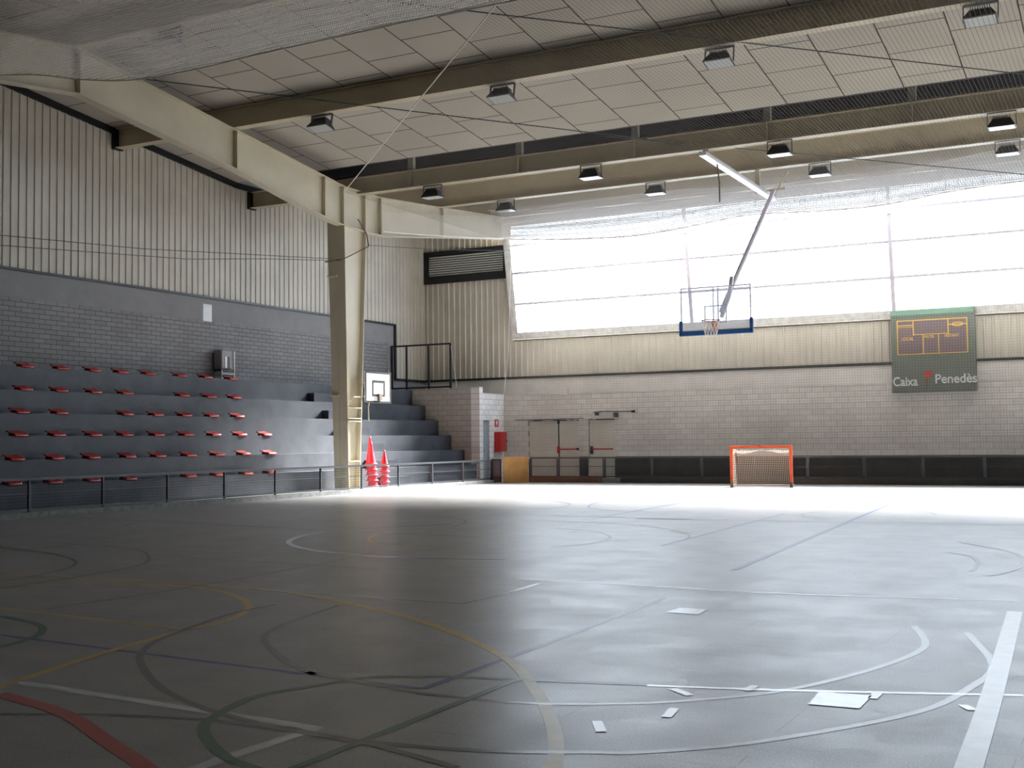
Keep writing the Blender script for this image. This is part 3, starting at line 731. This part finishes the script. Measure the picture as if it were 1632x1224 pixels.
# ------------------------------------------------------------------ seats
def seat_mesh():
    prof = [(0.0, .098), (.012, .118), (.05, .116), (.10, .098), (.15, .072), (.20, .055), (.26, .052), (.31, .056), (.338, .046), (.348, .022), (.35, .0)]
    W = .19; nu = 10
    V = []; F = []
    def edge(u): return abs(u) ** 3
    for side in (0, 1):
        for (d, z) in prof:
            for i in range(nu + 1):
                u = -1 + 2 * i / nu
                wfac = 1 - .10 * (1 - min(1, d / .1)) if d < .1 else 1
                zz = z + .012 * edge(u) * (1 if d < .3 else .2) - side * .018
                dd = d + (.03 * u * u if d < .05 else 0) - (.02 * u * u if d > .3 else 0)
                V.append((dd, u * W * wfac, zz))
    n = nu + 1; m_ = len(prof)
    for j in range(m_ - 1):
        for i in range(nu):
            a = j * n + i
            F.append((a, a + n, a + n + 1, a + 1))
            a += m_ * n
            F.append((a, a + 1, a + n + 1, a + n))
    off = m_ * n
    for j in range(m_ - 1):
        for i in (0, nu):
            a = j * n + i; F.append((a, a + n, a + n + off, a + off) if i else (a + n, a, a + off, a + n + off))
    for j in (0, m_ - 1):
        for i in range(nu):
            a = j * n + i; F.append((a, a + 1, a + 1 + off, a + off) if j == 0 else (a + 1, a, a + off, a + 1 + off))
    return MB().add(V, F)
seat0 = empty('stadium_seat', (0, 0, 0))
sh = seat_mesh().build('seat_shell', M['seat'], seat0, smooth=True)
MB().box(.06, .10, -.13, .13, 0, .062).build('mounting_foot', M['seat'], seat0)
MB().box(.24, .28, -.13, .13, 0, .035).build('mounting_foot', M['seat'], seat0)
MB().lathe([(.0, .001), (.014, .001), (.014, .006), (0, .008)], (.2, 0, .052), 10).build('bolt', M['black'], sh)
SY = [[19.92, 21.0, 22.02, 22.98, 23.97, 25.18, 26.21, 27.29], [19.4, 20.46, 21.53, 22.58, 24.68, 25.74, 26.8], [18.85, 19.97, 22.06, 23.11, 24.17, 25.22, 26.28],
      [18.35, 19.41, 20.5, 21.52, 22.58, 23.64, 24.7, 25.76, 26.83], [17.82, 18.89, 19.94, 21.08, 22.08, 23.14, 24.22, 25.26, 26.34], [17.34, 18.4, 19.5, 20.61, 22.61, 23.67, 24.77, 25.77]]
RN = ['top row against the block wall', 'second row from the top', 'third row from the top', 'fourth row from the top', 'row just above the fence rail', 'bottom row behind the fence mesh']
ORD = ['first', 'second', 'third', 'fourth', 'fifth', 'sixth', 'seventh', 'eighth', 'ninth']
first = True
for r, ys in enumerate(SY):
    k = 5 - r
    for i, y in enumerate(ys):
        s = seat0 if first else copy_tree(seat0)
        first = False
        s.location = (TX[k] - .31, y, TZ[k]); s.rotation_euler = (0, 0, random.uniform(-.04, .04))
        which = ORD[i] + ' from the left' if i < len(ys) - 1 else 'last before the column'
        setp(s, 'red plastic bleacher seat, ' + which + ' in the ' + RN[r], 'seat', 'red seats on the bleachers')

# paper notice and coffee-coloured machine on the left wall
pn = empty('paper_notice', (XL + .02, 27.25, 5.1), label='white paper notice on the plaster band of the left wall', cat='notice')
L(MB().box(XL + .012, XL + .02, 27.06, 27.44, 5.05, 5.57), 'sheet', M['paper'], pn, (XL + .02, 27.25, 5.1))
q = MB()
for i in range(9):
    q.box(XL + .02, XL + .022, 27.14, 27.36 - .05 * (i % 3), 5.14 + i * .04, 5.15 + i * .04)
L(q, 'printed_text', M['alu'], pn, (XL + .02, 27.25, 5.1))
mc = empty('wall_unit', (-24.3, 27.75, 3.27), label='grey rounded boxy unit on a white stand against the block wall above the top row', cat='appliance')
mo = (-24.3, 27.75, 3.27)
bevel(L(MB().box(-24.62, -24.30, 27.45, 27.93, 3.62, 4.20), 'housing', M['unit_grey'], mc, mo), .05, 4)
L(MB().box(-24.30, -24.285, 27.58, 27.68, 3.65, 4.0), 'light_panel', M['paper'], mc, mo)
L(MB().box(-24.30, -24.288, 27.70, 27.80, 3.65, 4.0), 'dark_panel', M['trim'], mc, mo)
for y in (27.47, 28.02):
    L(MB().box(-24.34, -24.30, y - .02, y + .02, 3.27, 4.18 if y > 28 else 3.62), 'stand_leg', M['white'], mc, mo)
L(MB().box(-24.60, -24.30, 27.45, 28.02, 3.56, 3.60), 'shelf', M['black'], mc, mo)
L(MB().box(-24.6, -24.30, 27.45, 28.02, 3.46, 3.49), 'brace', M['white'], mc, mo)

# ------------------------------------------------------------------ rink fences
def fence(name, label, axis, c0, a0, a1, posts, zc, zt_, mesh, off, pw=.03, group=None):
    def bx(mb, u0, u1, w0, w1, z0, z1):
        return mb.box(u0, u1, c0 + w0, c0 + w1, z0, z1) if axis == 'x' else mb.box(c0 + w0, c0 + w1, u0, u1, z0, z1)
    org = (a0, c0, 0) if axis == 'x' else (c0, a0, 0)
    e = empty(name, org, label=label, cat='fence')
    L(bx(MB(), a0, a1, -.025, .025, zt_ - .05, zt_), 'top_rail', M['fence'], e, org)
    L(bx(MB(), a0, a1, -.02, .02, zc + .02, zc + .06), 'bottom_rail', M['fence'], e, org)
    L(bx(MB(), a0, a1, -.008, .008, (zc + zt_) / 2 + .02, (zc + zt_) / 2 + .035), 'middle_rail', M['fence'], e, org)
    for p in posts:
        L(bx(MB(), p - pw, p + pw, -.02, .03, zc - .02, zt_ - .05), 'post', M['fence'], e, org)
    for p, q_ in zip(posts, posts[1:]):
        o = bx(MB(), p, q_, .028 * off, .028 * off + .003, zc + .06, zt_ - .05)
        L(o, 'mesh_panel', mesh, e, org)
    return e
lp = [34.14 - 1.83 * i for i in range(15)][::-1]
fence('rink_fence', 'long low dark mesh fence in front of the bleachers', 'y', -18.8, lp[0], 34.17, lp, .10, .755, M['mesh_y'], -1, pw=.02)
MB().box(-18.93, -18.67, lp[0], 34.17, 0, .10).build('curb', M['concrete'], label='concrete curb carrying the fence before the bleachers', cat='curb')
fp = [-17.81, -16.80] + [-15.166 + 1.625 * i for i in range(13)]
fence('rink_fence', 'low dark mesh fence along the far wall behind the goal', 'x', 35.05, fp[0], fp[-1], fp, .15, .825, M['mesh_x'], 1, pw=.045)
MB().box(-17.85, -15.2, 35.0, 35.06, 0, .17).build('kickboard', M['kick'], label='brown wooden kickboard under the far fence before the doors', cat='board')
MB().box(-15.2, -14.6, 35.0, 35.06, 0, .15).build('kickboard', M['concrete'], label='short pale kickboard piece right of the brown one', cat='board')
MB().box(-14.6, fp[-1], 35.0, 35.06, 0, .16).build('kickboard', M['dado'], label='long dark kickboard under the far fence behind the goal', cat='board')
# corner boards
ang = math.atan2(34.98 - 34.3, -17.85 + 18.42)
pc = empty('corner_board', (-18.14, 34.64, 0), label='orange-brown plywood board closing the rink corner', cat='board')
pc.rotation_euler = (0, 0, ang)
Lh = math.hypot(34.98 - 34.3, -17.85 + 18.42) / 2
MB().box(-Lh, Lh, -.012, .012, 0, .84).build('panel', M['wood'], pc)
MB().box(-Lh + .02, -Lh + .08, .012, .05, 0, .8).build('batten', M['wood'], pc)
MB().box(Lh - .08, Lh - .02, .012, .05, 0, .8).build('batten', M['wood'], pc)
gp = empty('corner_gate', (-18.8, 34.19, 0), label='short dark gate panel with a small wooden foot beside the plywood corner board', cat='gate')
MB().box(0, .36, -.02, .02, .74, .78).box(0, .03, -.02, .02, .02, .76).box(.33, .36, -.02, .02, .02, .76).box(0, .36, -.02, .02, .02, .05).box(0, .36, -.02, .02, .17, .20).build('gate_frame', M['black'], gp)
MB().box(.03, .33, -.012, .012, .05, .17).build('foot_board', M['kick'], gp)
MB().box(.03, .33, -.004, .004, .20, .74).build('gate_panel', M['fence'], gp)

# ------------------------------------------------------------------ hockey goal
gl = empty('hockey_goal', (-9.29, 32.38, 0), label='orange framed hockey goal with a white net on the bright floor', cat='goal')
gl.rotation_euler = (0, 0, math.radians(10))
HW, HH, DP = .85, 1.09, .92
MB().box(-HW, -HW + .08, -.04, .04, .15, HH).build('goal_post', M['orange'], gl)
MB().box(HW - .08, HW, -.04, .04, .15, HH).build('goal_post', M['orange'], gl)
for s in (-1, 1):
    x = s * (HW - .04)
    MB().box(x - .04, x + .04, -.04, .04, 0, .15).build('post_foot', M['rust'], gl)
    MB().tube([(x, 0, .03), (x * .97, DP, .03)], .02, 8).build('base_bar', M['rust'], gl)
    MB().tube([(x, 0, HH - .04), (x * .92, .45, HH - .05), (x * .97, DP, .03)], .016, 8).build('rear_stay', M['rust'], gl)
MB().box(-HW, HW, -.04, .04, HH, HH + .07).build('crossbar', M['orange'], gl)
MB().tube([(-HW * .95, DP, .03), (HW * .95, DP, .03)], .02, 8).build('base_bar', M['white'], gl)
def gnet(u, v):
    x = -HW + .05 + (2 * HW - .1) * u
    sag = .05 * math.sin(u * math.pi * 3) * (v * (1 - v))
    if v < .35: t = v / .35; return (x, .02 + .43 * t, HH - .01 - .05 * t - .12 * math.sin(t * math.pi) * (.6 + .4 * math.sin(u * 9)))
    t = (v - .35) / .65
    return (x, .45 + (DP - .45) * t + sag, (HH - .06) * (1 - t) + .03 * t)
MB().grid(gnet, 24, 24).build('net', M['goalnet'], gl, smooth=True, label='white goal net')
for s in (-1, 1):
    x = s * (HW - .05)
    MB().add([(x, 0, HH - .05), (x * .95, .45, HH - .07), (x * .97, DP, .03), (x, 0, .03)], [(0, 1, 2, 3)]).build('side_net', M['mesh_goal_side'], gl, label='white side net')
MB().tube([(-.3, .1, HH + .14), (0, -.0, HH + .075)], .012, 6).build('goal_stick', M['black'], gl, label='dark stick lying on the crossbar')

# ------------------------------------------------------------------ ceiling-hung basket
bk = empty('basketball_hoop', (-9.45, 29.05, 4.8), label='glass basketball backboard with blue pads hanging from the roof before the window', cat='basketball hoop')
bko = (-9.45, 29.05, 4.8)
BX0, BX1, BZ0, BZ1, BY = -10.36, -8.50, 4.06, 5.24, 29.05
gl2, gn2, gb2 = nodes('clear_acrylic')
ta = gn2.nodes.new('ShaderNodeBsdfTransparent'); ta.inputs[0].default_value = (.97, .98, 1, 1)
tb = gn2.nodes.new('ShaderNodeBsdfGlossy'); tb.inputs['Roughness'].default_value = .05
td = gn2.nodes.new('ShaderNodeBsdfDiffuse'); td.inputs[0].default_value = (.8, .84, .9, 1)
tm = gn2.nodes.new('ShaderNodeMixShader'); tm.inputs[0].default_value = .06
tm2 = gn2.nodes.new('ShaderNodeMixShader'); tm2.inputs[0].default_value = .35
gn2.links.new(ta.outputs[0], tm.inputs[1]); gn2.links.new(tb.outputs[0], tm.inputs[2])
gn2.links.new(tm.outputs[0], tm2.inputs[1]); gn2.links.new(td.outputs[0], tm2.inputs[2])
gn2.links.new(tm2.outputs[0], gn2.nodes['Material Output'].inputs[0])
L(MB().box(BX0, BX1, BY - .006, BY + .006, BZ0, BZ1), 'backboard', gl2, bk, bko, label='clear glass board')
L(MB().box(BX0, BX1, BY - .02, BY + .02, BZ1 - .03, BZ1).box(BX0, BX0 + .03, BY - .02, BY + .02, BZ0, BZ1).box(BX1 - .03, BX1, BY - .02, BY + .02, BZ0, BZ1), 'board_frame', M['mauve'], bk, bko)
xm = (BX0 + BX1) / 2
q = MB()
for a in ((xm - .295, xm + .295, 4.72, 4.75), (xm - .295, xm + .295, 4.30, 4.33), (xm - .295, xm - .265, 4.33, 4.72), (xm + .265, xm + .295, 4.33, 4.72)):
    q.box(a[0], a[1], BY - .012, BY - .007, a[2], a[3])
L(q, 'target_square', M['mauve'], bk, bko)
q = MB().box(xm - .08, xm - .055, BY + .02, BY + .05, 4.3, BZ1).box(xm + .04, xm + .065, BY + .02, BY + .05, 4.3, BZ1)
L(q, 'back_strut', M['mauve'], bk, bko)
bevel(L(MB().box(BX0 - .03, BX1 + .03, BY - .04, BY + .05, BZ0 - .06, BZ0 + .05), 'bottom_pad', M['blue'], bk, bko), .015)
for x in (BX0, BX1):
    bevel(L(MB().box(x - .05, x + .04, BY - .04, BY + .05, BZ0 - .06, BZ0 + .33), 'corner_pad', M['blue'], bk, bko), .03, 3)
RC = (xm, BY - .40, 4.33); RR = .225
L(MB().tube([(RC[0] + RR * math.cos(t), RC[1] + RR * math.sin(t), RC[2]) for t in [i * 2 * math.pi / 32 for i in range(32)]], .011, 8, closed=True), 'rim', M['rim'], bk, bko, label='dark red rim')
L(MB().prism([(BY - .02, 4.35), (BY - .18, 4.34), (BY - .18, 4.31), (BY - .02, 4.08)], 'x', xm - .07, xm + .07), 'rim_bracket', M['rim'], bk, bko)
q = MB()
for k in range(12):
    for sgn in (1, -1):
        P = []
        for j in range(7):
            t = j / 6; a = 2 * math.pi * k / 12 + sgn * t * 1.0
            rr = RR * (1 - .45 * t + .05 * t * t)
            P.append((RC[0] + rr * math.cos(a), RC[1] + rr * math.sin(a), RC[2] - .42 * t))
        q.tube(P, .006, 4)
L(q, 'hoop_net', M['rope'], bk, bko, label='white string hoop net')
MT = Vector((-9.33, 34.45, 8.68))
L(MB().tube([(xm + .12, BY + .1, 4.45), (xm + .25, BY + .35, 5.0), (xm + .16, BY + .9, 5.55)], .055, 10), 'lower_arm', M['whitem'], bk, bko)
L(MB().tube([(xm + .12, BY + .1, 4.6), (MT.x, MT.y, MT.z)], .065, 10), 'mast', M['mauve'], bk, bko)
L(MB().box(-9.75, -9.55, 28.9, 35.6, 8.60, 8.70), 'ceiling_bar', M['whitem'], bk, bko)
L(MB().tube([(-9.9, 34.5, 8.65), (-9.0, 34.5, 8.72)], .04, 8), 'pivot', M['steel'], bk, bko)
L(MB().tube([(-9.65, 30.1, 8.6), (-9.6, 30.1, 8.1), (-9.62, 30.15, 7.6)], .02, 6), 'chain', M['rust'], bk, bko)
for y in (29.2, 33.9):
    L(MB().box(-9.72, -9.58, y - .05, y + .05, 8.7, 8.8 if y < 30 else 9.2), 'hanger', M['steel'], bk, bko)
L(MB().tube([(-9.65, 35.5, 8.68), (-9.0, 34.9, 9.3)], .03, 6), 'brace', M['steel'], bk, bko)

# ------------------------------------------------------------------ small side basket by the column
sb = empty('practice_backboard', (-19.95, 29.37, 3.0), label='small white practice backboard with black border fixed beside the column', cat='backboard')
sbo = (-19.95, 29.37, 3.0)
y0, y1, z0, z1, xb = 28.69, 30.04, 2.53, 3.46, -19.97
L(MB().box(xb - .02, xb + .01, y0, y1, z0, z1), 'board', M['white'], sb, sbo)
def frame(mb, x0, x1, a0, a1, c0, c1, t):
    return mb.box(x0, x1, a0, a1, c0, c0 + t).box(x0, x1, a0, a1, c1 - t, c1).box(x0, x1, a0, a0 + t, c0 + t, c1 - t).box(x0, x1, a1 - t, a1, c0 + t, c1 - t)
L(frame(MB(), xb + .01, xb + .016, y0, y1, z0, z1, .06), 'border', M['black'], sb, sbo)
L(frame(MB(), xb + .01, xb + .016, 29.05, 29.72, 2.72, 3.20, .07), 'target_square', M['black'], sb, sbo)
L(MB().box(xb + .01, xb + .08, 29.33, 29.48, 2.60, 2.80), 'rim_bracket', M['rust'], sb, sbo)
for z in (2.7, 3.1):
    L(MB().box(xb - .4, xb - .02, 29.2, 29.26, z, z + .06), 'mounting_arm', M['steel'], sb, sbo)
L(MB().tube([(xb - .03, 28.95, 2.53), (xb - .06, 28.95, 2.4), (xb - .06, 28.96, 2.0)], .018, 8), 'hook_bar', M['steel'], sb, sbo)

# ------------------------------------------------------------------ scoreboard
sbd = empty('scoreboard', (-5.68, YF - .3, 2.75), label='large grey-green scoreboard with white lettering high on the far wall', cat='scoreboard')
so = (-5.68, YF - .3, 2.75)
SX0, SX1, SZ0, SZ1, SY_ = -6.95, -4.42, 2.76, 5.38, YF - .3
bevel(L(MB().box(SX0, SX1, SY_, YF - .05, SZ0, SZ1), 'case', M['board_green'], sbd, so), .015)
L(MB().box(SX0 + .01, SX1 - .01, SY_ - .008, SY_, SZ1 - .15, SZ1 - .005), 'top_strip', M['board_mint'], sbd, so)
W_, H_ = SX1 - SX0, SZ1 - SZ0
def su(u): return SX0 + W_ * u
def sv(v): return SZ1 - H_ * v
L(MB().box(su(.08), su(.91), SY_ - .006, SY_, sv(.535), sv(.125)), 'display', M['display'], sbd, so)
q = MB()
def hb(u0, u1, v, t=.028): q.box(su(u0), su(u1), SY_ - .016, SY_ - .006, sv(v) - t / 2, sv(v) + t / 2)
def vb(u, v0, v1, t=.028): q.box(su(u) - t / 2, su(u) + t / 2, SY_ - .0155, SY_ - .006, sv(v1), sv(v0))
hb(.075, .915, .125); hb(.075, .915, .535); vb(.08, .125, .535); vb(.91, .125, .535)
hb(.08, .275, .185); hb(.08, .275, .205, .02); vb(.275, .125, .31); hb(.275, .69, .30); vb(.69, .125, .31); vb(.39, .30, .535); vb(.575, .30, .535)
hb(.69, .91, .195)
L(q, 'yellow_frame', M['yellow'], sbd, so)
L(MB().tube([(su(.80) + .16 * math.cos(t), SY_ - .015, sv(.195) + .055 * math.sin(t)) for t in [i * 2 * math.pi / 20 for i in range(20)]], .014, 6, closed=True), 'oval_mark', M['yellow'], sbd, so)
def text(s_, size, x, z, y, mat, name, parent, org, sx_=1., bold=0., **k):
    cu = bpy.data.curves.new(name, 'FONT'); cu.body = s_; cu.size = size; cu.extrude = .006; cu.offset = bold
    cu.align_x = 'LEFT'
    to = bpy.data.objects.new(name, cu); col.objects.link(to)
    bpy.context.view_layer.update()
    me = bpy.data.meshes.new_from_object(to.evaluated_get(bpy.context.evaluated_depsgraph_get()))
    bpy.data.objects.remove(to)
    R_ = Matrix.Translation((x, y, z)) @ Matrix.Rotation(math.pi / 2, 4, 'X') @ Matrix.Diagonal((sx_, 1, 1, 1))
    me.transform(R_); me.materials.clear(); me.materials.append(mat)
    o = bpy.data.objects.new(name, me); col.objects.link(o); o.parent = parent
    o.matrix_parent_inverse = Matrix.Translation(Vector(org)).inverted()
    return setp(o, **k)
text('Caixa', .40, su(.01), sv(.915), SY_ - .01, M['letter'], 'lettering', sbd, so, .84, .006, label='white word Caixa')
text('Penedès', .40, su(.515), sv(.895), SY_ - .01, M['letter'], 'lettering', sbd, so, .94, .006, label='white word Penedès')
text('LOCAL', .15, su(.125), sv(.365), SY_ - .01, M['yellow'], 'lettering', sbd, so, .8, .002)
text('FALTES', .115, su(.405), sv(.345), SY_ - .01, M['yellow'], 'lettering', sbd, so, .8, .002)
text('VISITANT', .13, su(.64), sv(.345), SY_ - .01, M['yellow'], 'lettering', sbd, so, .8, .002)
q = MB()
for i, (w0, w1) in enumerate(((.06, .10), (.0, .10), (.0, .095), (.01, .10), (.02, .085))):
    zt2 = sv(.74) - i * .045
    q.box(su(.385) + w0 * 1.2, su(.395) + w1 * 2.4, SY_ - .014, SY_ - .002, zt2 - .034, zt2)
L(q, 'red_emblem', M['emblem'], sbd, so)
q = MB()
q.box(su(.40), su(.445), SY_ - .012, SY_ - .002, sv(.90), sv(.83)).box(su(.41), su(.43), SY_ - .012, SY_ - .002, sv(.95), sv(.91))
L(q, 'brown_emblem_stem', M['stem'], sbd, so)

# ------------------------------------------------------------------ cones
def cone_obj(r, h, mat):
    e = empty('traffic_cone')
    prof = [(r * .80, .03), (r * .74, h * .12), (r * .45, h * .5), (r * .16, h * .94), (r * .13, h), (r * .08, h), (r * .10, h * .93), (r * .40, h * .5), (r * .72, h * .05), (r * .78, .03)]
    MB().lathe(prof, n=28).build('cone_body', mat, e, smooth=True)
    MB().lathe([(r * .76, 0), (r, 0), (r * 1.0, .018), (r * .96, .035), (r * .80, .05), (r * .76, .02)], n=28).build('rim', mat, e, smooth=True)
    return e
big = cone_obj(.19, .84, M['cone'])
NB = ['topmost', 'second from the top', 'third from the top', 'fourth from the top', 'fifth from the top', 'lowest']
for i in range(5):
    c_ = big if i == 0 else copy_tree(big)
    zb = .70 - i * .165 + .0
    c_.location = (-20.40 + .015 * i, 29.6, max(.0, zb)); c_.rotation_euler = (0, math.radians(-2.0 if i == 0 else 0), 0)
    setp(c_, 'tall red cone, ' + (NB[i] if i < 4 else 'lowest') + ' in the tall leaning stack beside the column', 'cone', 'red cones in the tall stack')
small = cone_obj(.155, .5, M['cone'])
for i in range(5):
    c_ = small if i == 0 else copy_tree(small)
    c_.location = (-19.93, 29.62 + .01 * (i % 2), .63 - i * .155 if i < 4 else .02)
    setp(c_, 'small red cone, ' + (NB[i] if i < 4 else 'lowest') + ' in the short stack right of the tall one', 'cone', 'red cones in the short stack')

# ------------------------------------------------------------------ floodlights
fd = empty('floodlight')
MB().add([(-.30, -.20, 0), (.30, -.20, 0), (.30, .20, 0), (-.30, .20, 0), (-.19, -.10, .20), (.19, -.10, .20), (.19, .10, .20), (-.19, .10, .20)],
         [(0, 3, 2, 1), (4, 5, 6, 7), (0, 1, 5, 4), (1, 2, 6, 5), (2, 3, 7, 6), (3, 0, 4, 7)]).build('housing', M['lamp_dark'], fd)
q = MB()
for i in range(9):
    x = -.17 + i * .0425
    q.box(x - .006, x + .006, -.12, .12, .18, .25)
q.build('cooling_fins', M['lamp_dark'], fd)
MB().box(-.27, .27, -.17, .17, -.012, -.001).build('lamp_glass', M['lampglass'], fd)
MB().box(-.315, -.30, -.03, .03, .02, .34).box(.30, .315, -.03, .03, .02, .34).box(-.315, .315, -.03, .03, .34, .355).build('bracket', M['lamp_dark'], fd)
FL = [(23.6, 9.50, (-17.7, -12.61, -7.48, -2.39), 'the beam with the ceiling tiles on both sides'), (29.2, 8.79, (-17.9, -12.89, -7.73, -2.57), 'the valley gutter beam'),
      (33.9, 9.20, (-18.0, -12.82, -7.83, -2.86), 'the beam nearest the window'), (YR, 10.12, (-17.77, -10.6), 'the ridge beam')]
first = True
for y, z, xs, bn in FL:
    for i, x in enumerate(xs):
        e = fd if first else copy_tree(fd)
        first = False
        e.location = (x, y - .02, z - .357)
        for ch in e.children: pass
        e.rotation_euler = (math.radians(-12 if y < 25 else 0), 0, 0)
        setp(e, 'floodlight under ' + bn + ', ' + ORD[i] + ' from the left', 'floodlight', 'floodlights under the roof beams')

# ------------------------------------------------------------------ nets, ropes and wires
def poly(P, x):
    for (a, za), (b_, zb) in zip(P, P[1:]):
        if a <= x <= b_:
            t = (x - a) / (b_ - a); return za + (zb - za) * t
    return P[0][1] if x < P[0][0] else P[-1][1]
def smoothpoly(P): return [tuple(v) for v in catmull(P, 8)]
# near swag (top left)
K = 16.2 / 14.5
N1 = smoothpoly([(x * K, 1.35 + (z - 1.35) * K) for x, z in [(-19.6, 8.25), (-18.39, 8.12), (-17.08, 7.93), (-15.99, 7.68), (-14.81, 7.49), (-13.55, 7.45), (-12.24, 7.48), (-11.01, 7.50), (-8.76, 7.52), (-7.24, 7.5), (-3, 7.5), (3, 7.5)]])
def sw1(u, v):
    x = -21.0 + 24 * u
    zb = poly(N1, x); zt2 = 10.35
    a = (v - .5) * 2
    h = abs(a)
    y = 16.2 + a * (.25 + .5 * h)
    z = zb + (zt2 - zb) * (h ** 1.6)
    return (x, y + .03 * math.sin(x * 3), min(z, roof(y) - .02))
cur_net = MB().grid(sw1, 120, 24).build('protective_net', M['net_white'], smooth=True, label='white net hanging in a sagging fold at the top left of the hall', cat='net')
MB().tube([(x, 16.2, poly(N1, x)) for x in [-21 + .3 * i for i in range(80)]], .012, 6).build('net_rope', M['rope'], cur_net, label='pale rope along the lower edge of the top-left net')
# far swag, folds and hanging curtain
N2 = smoothpoly([(-21.0, 8.87), (-20.03, 8.69), (-18.18, 8.52), (-16.38, 8.41), (-15.08, 8.38), (-13.68, 8.47), (-11.74, 8.66), (-10.87, 8.70), (-8.76, 8.60), (-6.93, 8.59), (-4.82, 8.80), (-2.8, 8.89), (0, 8.9), (7, 8.8)])
def sw2(u, v):
    x = -20.6 + 27.6 * u
    zb = poly(N2, x)
    a = (v - .5) * 2; h = abs(a)
    return (x, 38.0 + a * .22 * (1 + h), zb + (9.75 - zb) * h ** 1.5)
cur_net = MB().grid(sw2, 140, 16).build('protective_net', M['net_fold2'], smooth=True, label='white net gathered in a long fold across the top of the window', cat='net')
MB().tube([(x, 38.0, poly(N2, x)) for x in [-20.6 + .25 * i for i in range(110)]], .02, 6).build('net_rope', M['rope'], cur_net, label='pale rope along the lower edge of the net at the window')
N3 = smoothpoly([(-20.33, 9.62), (-18.94, 9.53), (-16.28, 9.58), (-13.23, 9.58), (-10.28, 9.4), (-8.07, 9.45), (-5.86, 9.44), (-2.68, 9.71), (2, 9.6), (7, 9.7)])
def sw3(u, v):
    x = -20.4 + 27.4 * u
    zb = poly(N3, x) - .02
    return (x, 37.0 + .5 * v, zb + (10.2 - zb) * v)
cur_net = MB().grid(sw3, 90, 6).build('protective_net', M['net_fold'], smooth=True, label='upper fold of white net in front of the beam above the window', cat='net')
MB().tube([(x, 37.0, poly(N3, x)) for x in [-20.4 + .3 * i for i in range(90)]], .015, 6).build('net_rope', M['rope'], cur_net, label='pale rope edging the upper net fold')
# side fold running along the rafter from column to window
def sw4(u, v):
    y = 30.1 + 7.9 * u
    zb = 7.80 + (8.75 - 7.80) * u - .04 * math.sin(u * math.pi)
    return (-20.28 + .02 * math.sin(y * 4), y, zb + (.62 + .2 * u) * v)
cur_net = MB().grid(sw4, 40, 6).build('protective_net', M['net_side'], smooth=True, label='white net bundled along the rafter between column and window', cat='net')
MB().tube([sw4(i / 30, 0) for i in range(31)], .02, 6).build('net_rope', M['rope'], cur_net, label='pale rope under the net along the rafter right of the column')
# hanging curtain
cur_net = MB().add([(-20.13, 38.3, 9.3), (-20.31, 38.3, 4.64), (-20.6, 38.3, 2.2), (-20.6, 38.3, 1.0), (7, 38.3, 1.0), (7, 38.3, 9.3)], [(0, 1, 2, 3, 4, 5)]).build('protective_net', M['net_curtain'], label='fine net curtain hanging down before the far wall and scoreboard', cat='net')
MB().tube([(-20.13, 38.3, 8.66), (-20.31, 38.3, 4.64), (-20.63, 38.3, 2.2)], .012, 6).build('net_rope', M['rope'], cur_net, label='thin pale rope down the left edge of the net curtain')
# horizontal roof net
cur_net = MB().add([(-20.2, 28.0, 8.62), (-10.7, 18.7, 8.72), (-7.6, 15.6, 8.72), (7, 15.6, 8.72), (7, 37.3, 8.72), (-20.2, 37.3, 8.62)], [(0, 1, 2, 3, 4, 5)]).build('roof_net', M['net_roof'], label='dark fine net stretched flat below the roof beams', cat='net')
MB().tube([(-20.2, 28.0, 8.62), (-10.7, 18.7, 8.72), (-7.6, 15.6, 8.72)], .014, 6).build('net_rope', M['rope'], cur_net, label='pale straight rope slanting from column head to the top of the photo')
# wires from the column
def sagw(a, b_, s_, n=16):
    a, b_ = Vector(a), Vector(b_)
    return [a.lerp(b_, i / n) - Vector((0, 0, s_ * 4 * (i / n) * (1 - i / n))) for i in range(n + 1)]
wy = 27.75
MB().tube([(-20.5, 4, 5.35), (-20.5, 10, 5.40), (-20.5, 16.5, 5.68), (-20.5, 20.49, 5.95), (-20.5, 24.2, 6.32), (-20.5, 27.62, 6.66), (-20.4, 28.2, 6.70)], .009, 6).build('steel_wire', M['wire'], label='upper thin dark wire along the left wall reaching the column', cat='wire')
MB().tube([(-20.5, 4, 5.10), (-20.5, 10, 5.16), (-20.5, 16.5, 5.47), (-20.5, 21.95, 5.90), (-20.5, 24.8, 6.28), (-20.5, 27.7, 6.62), (-20.4, 28.2, 6.66)], .009, 6).build('steel_wire', M['wire'], label='lower thin dark wire along the left wall reaching the column', cat='wire')
MB().tube([(-20.95, 28.1, 6.66), (-20.34, 28.15, 6.70), (-20.33, 28.5, 6.85), (-20.3, 29.4, 7.25), (-20.3, 29.3, 7.6), (-20.34, 28.9, 8.0)], .018, 6).build('tie_rope', M['rope_red'], label='knotted rope tied round the top of the column', cat='rope')
MB().tube([(-20.3, 29.4, 7.2), (-20.3, 29.35, 6.95), (-20.3, 29.5, 6.7)], .014, 6).build('rope_end', M['rope'], label='loose pale rope end hanging at the column top', cat='rope')
MB().tube(sagw((-20.35, 29.5, 7.3), (-19.41, 37, 8.10), .05) + [Vector((-16.3, 37, 8.12)), Vector((-6.72, 37, 8.1)), Vector((7, 37, 8.1))], .008, 6).build('steel_wire', M['wire'], label='thin dark wire from the column across the window', cat='wire')
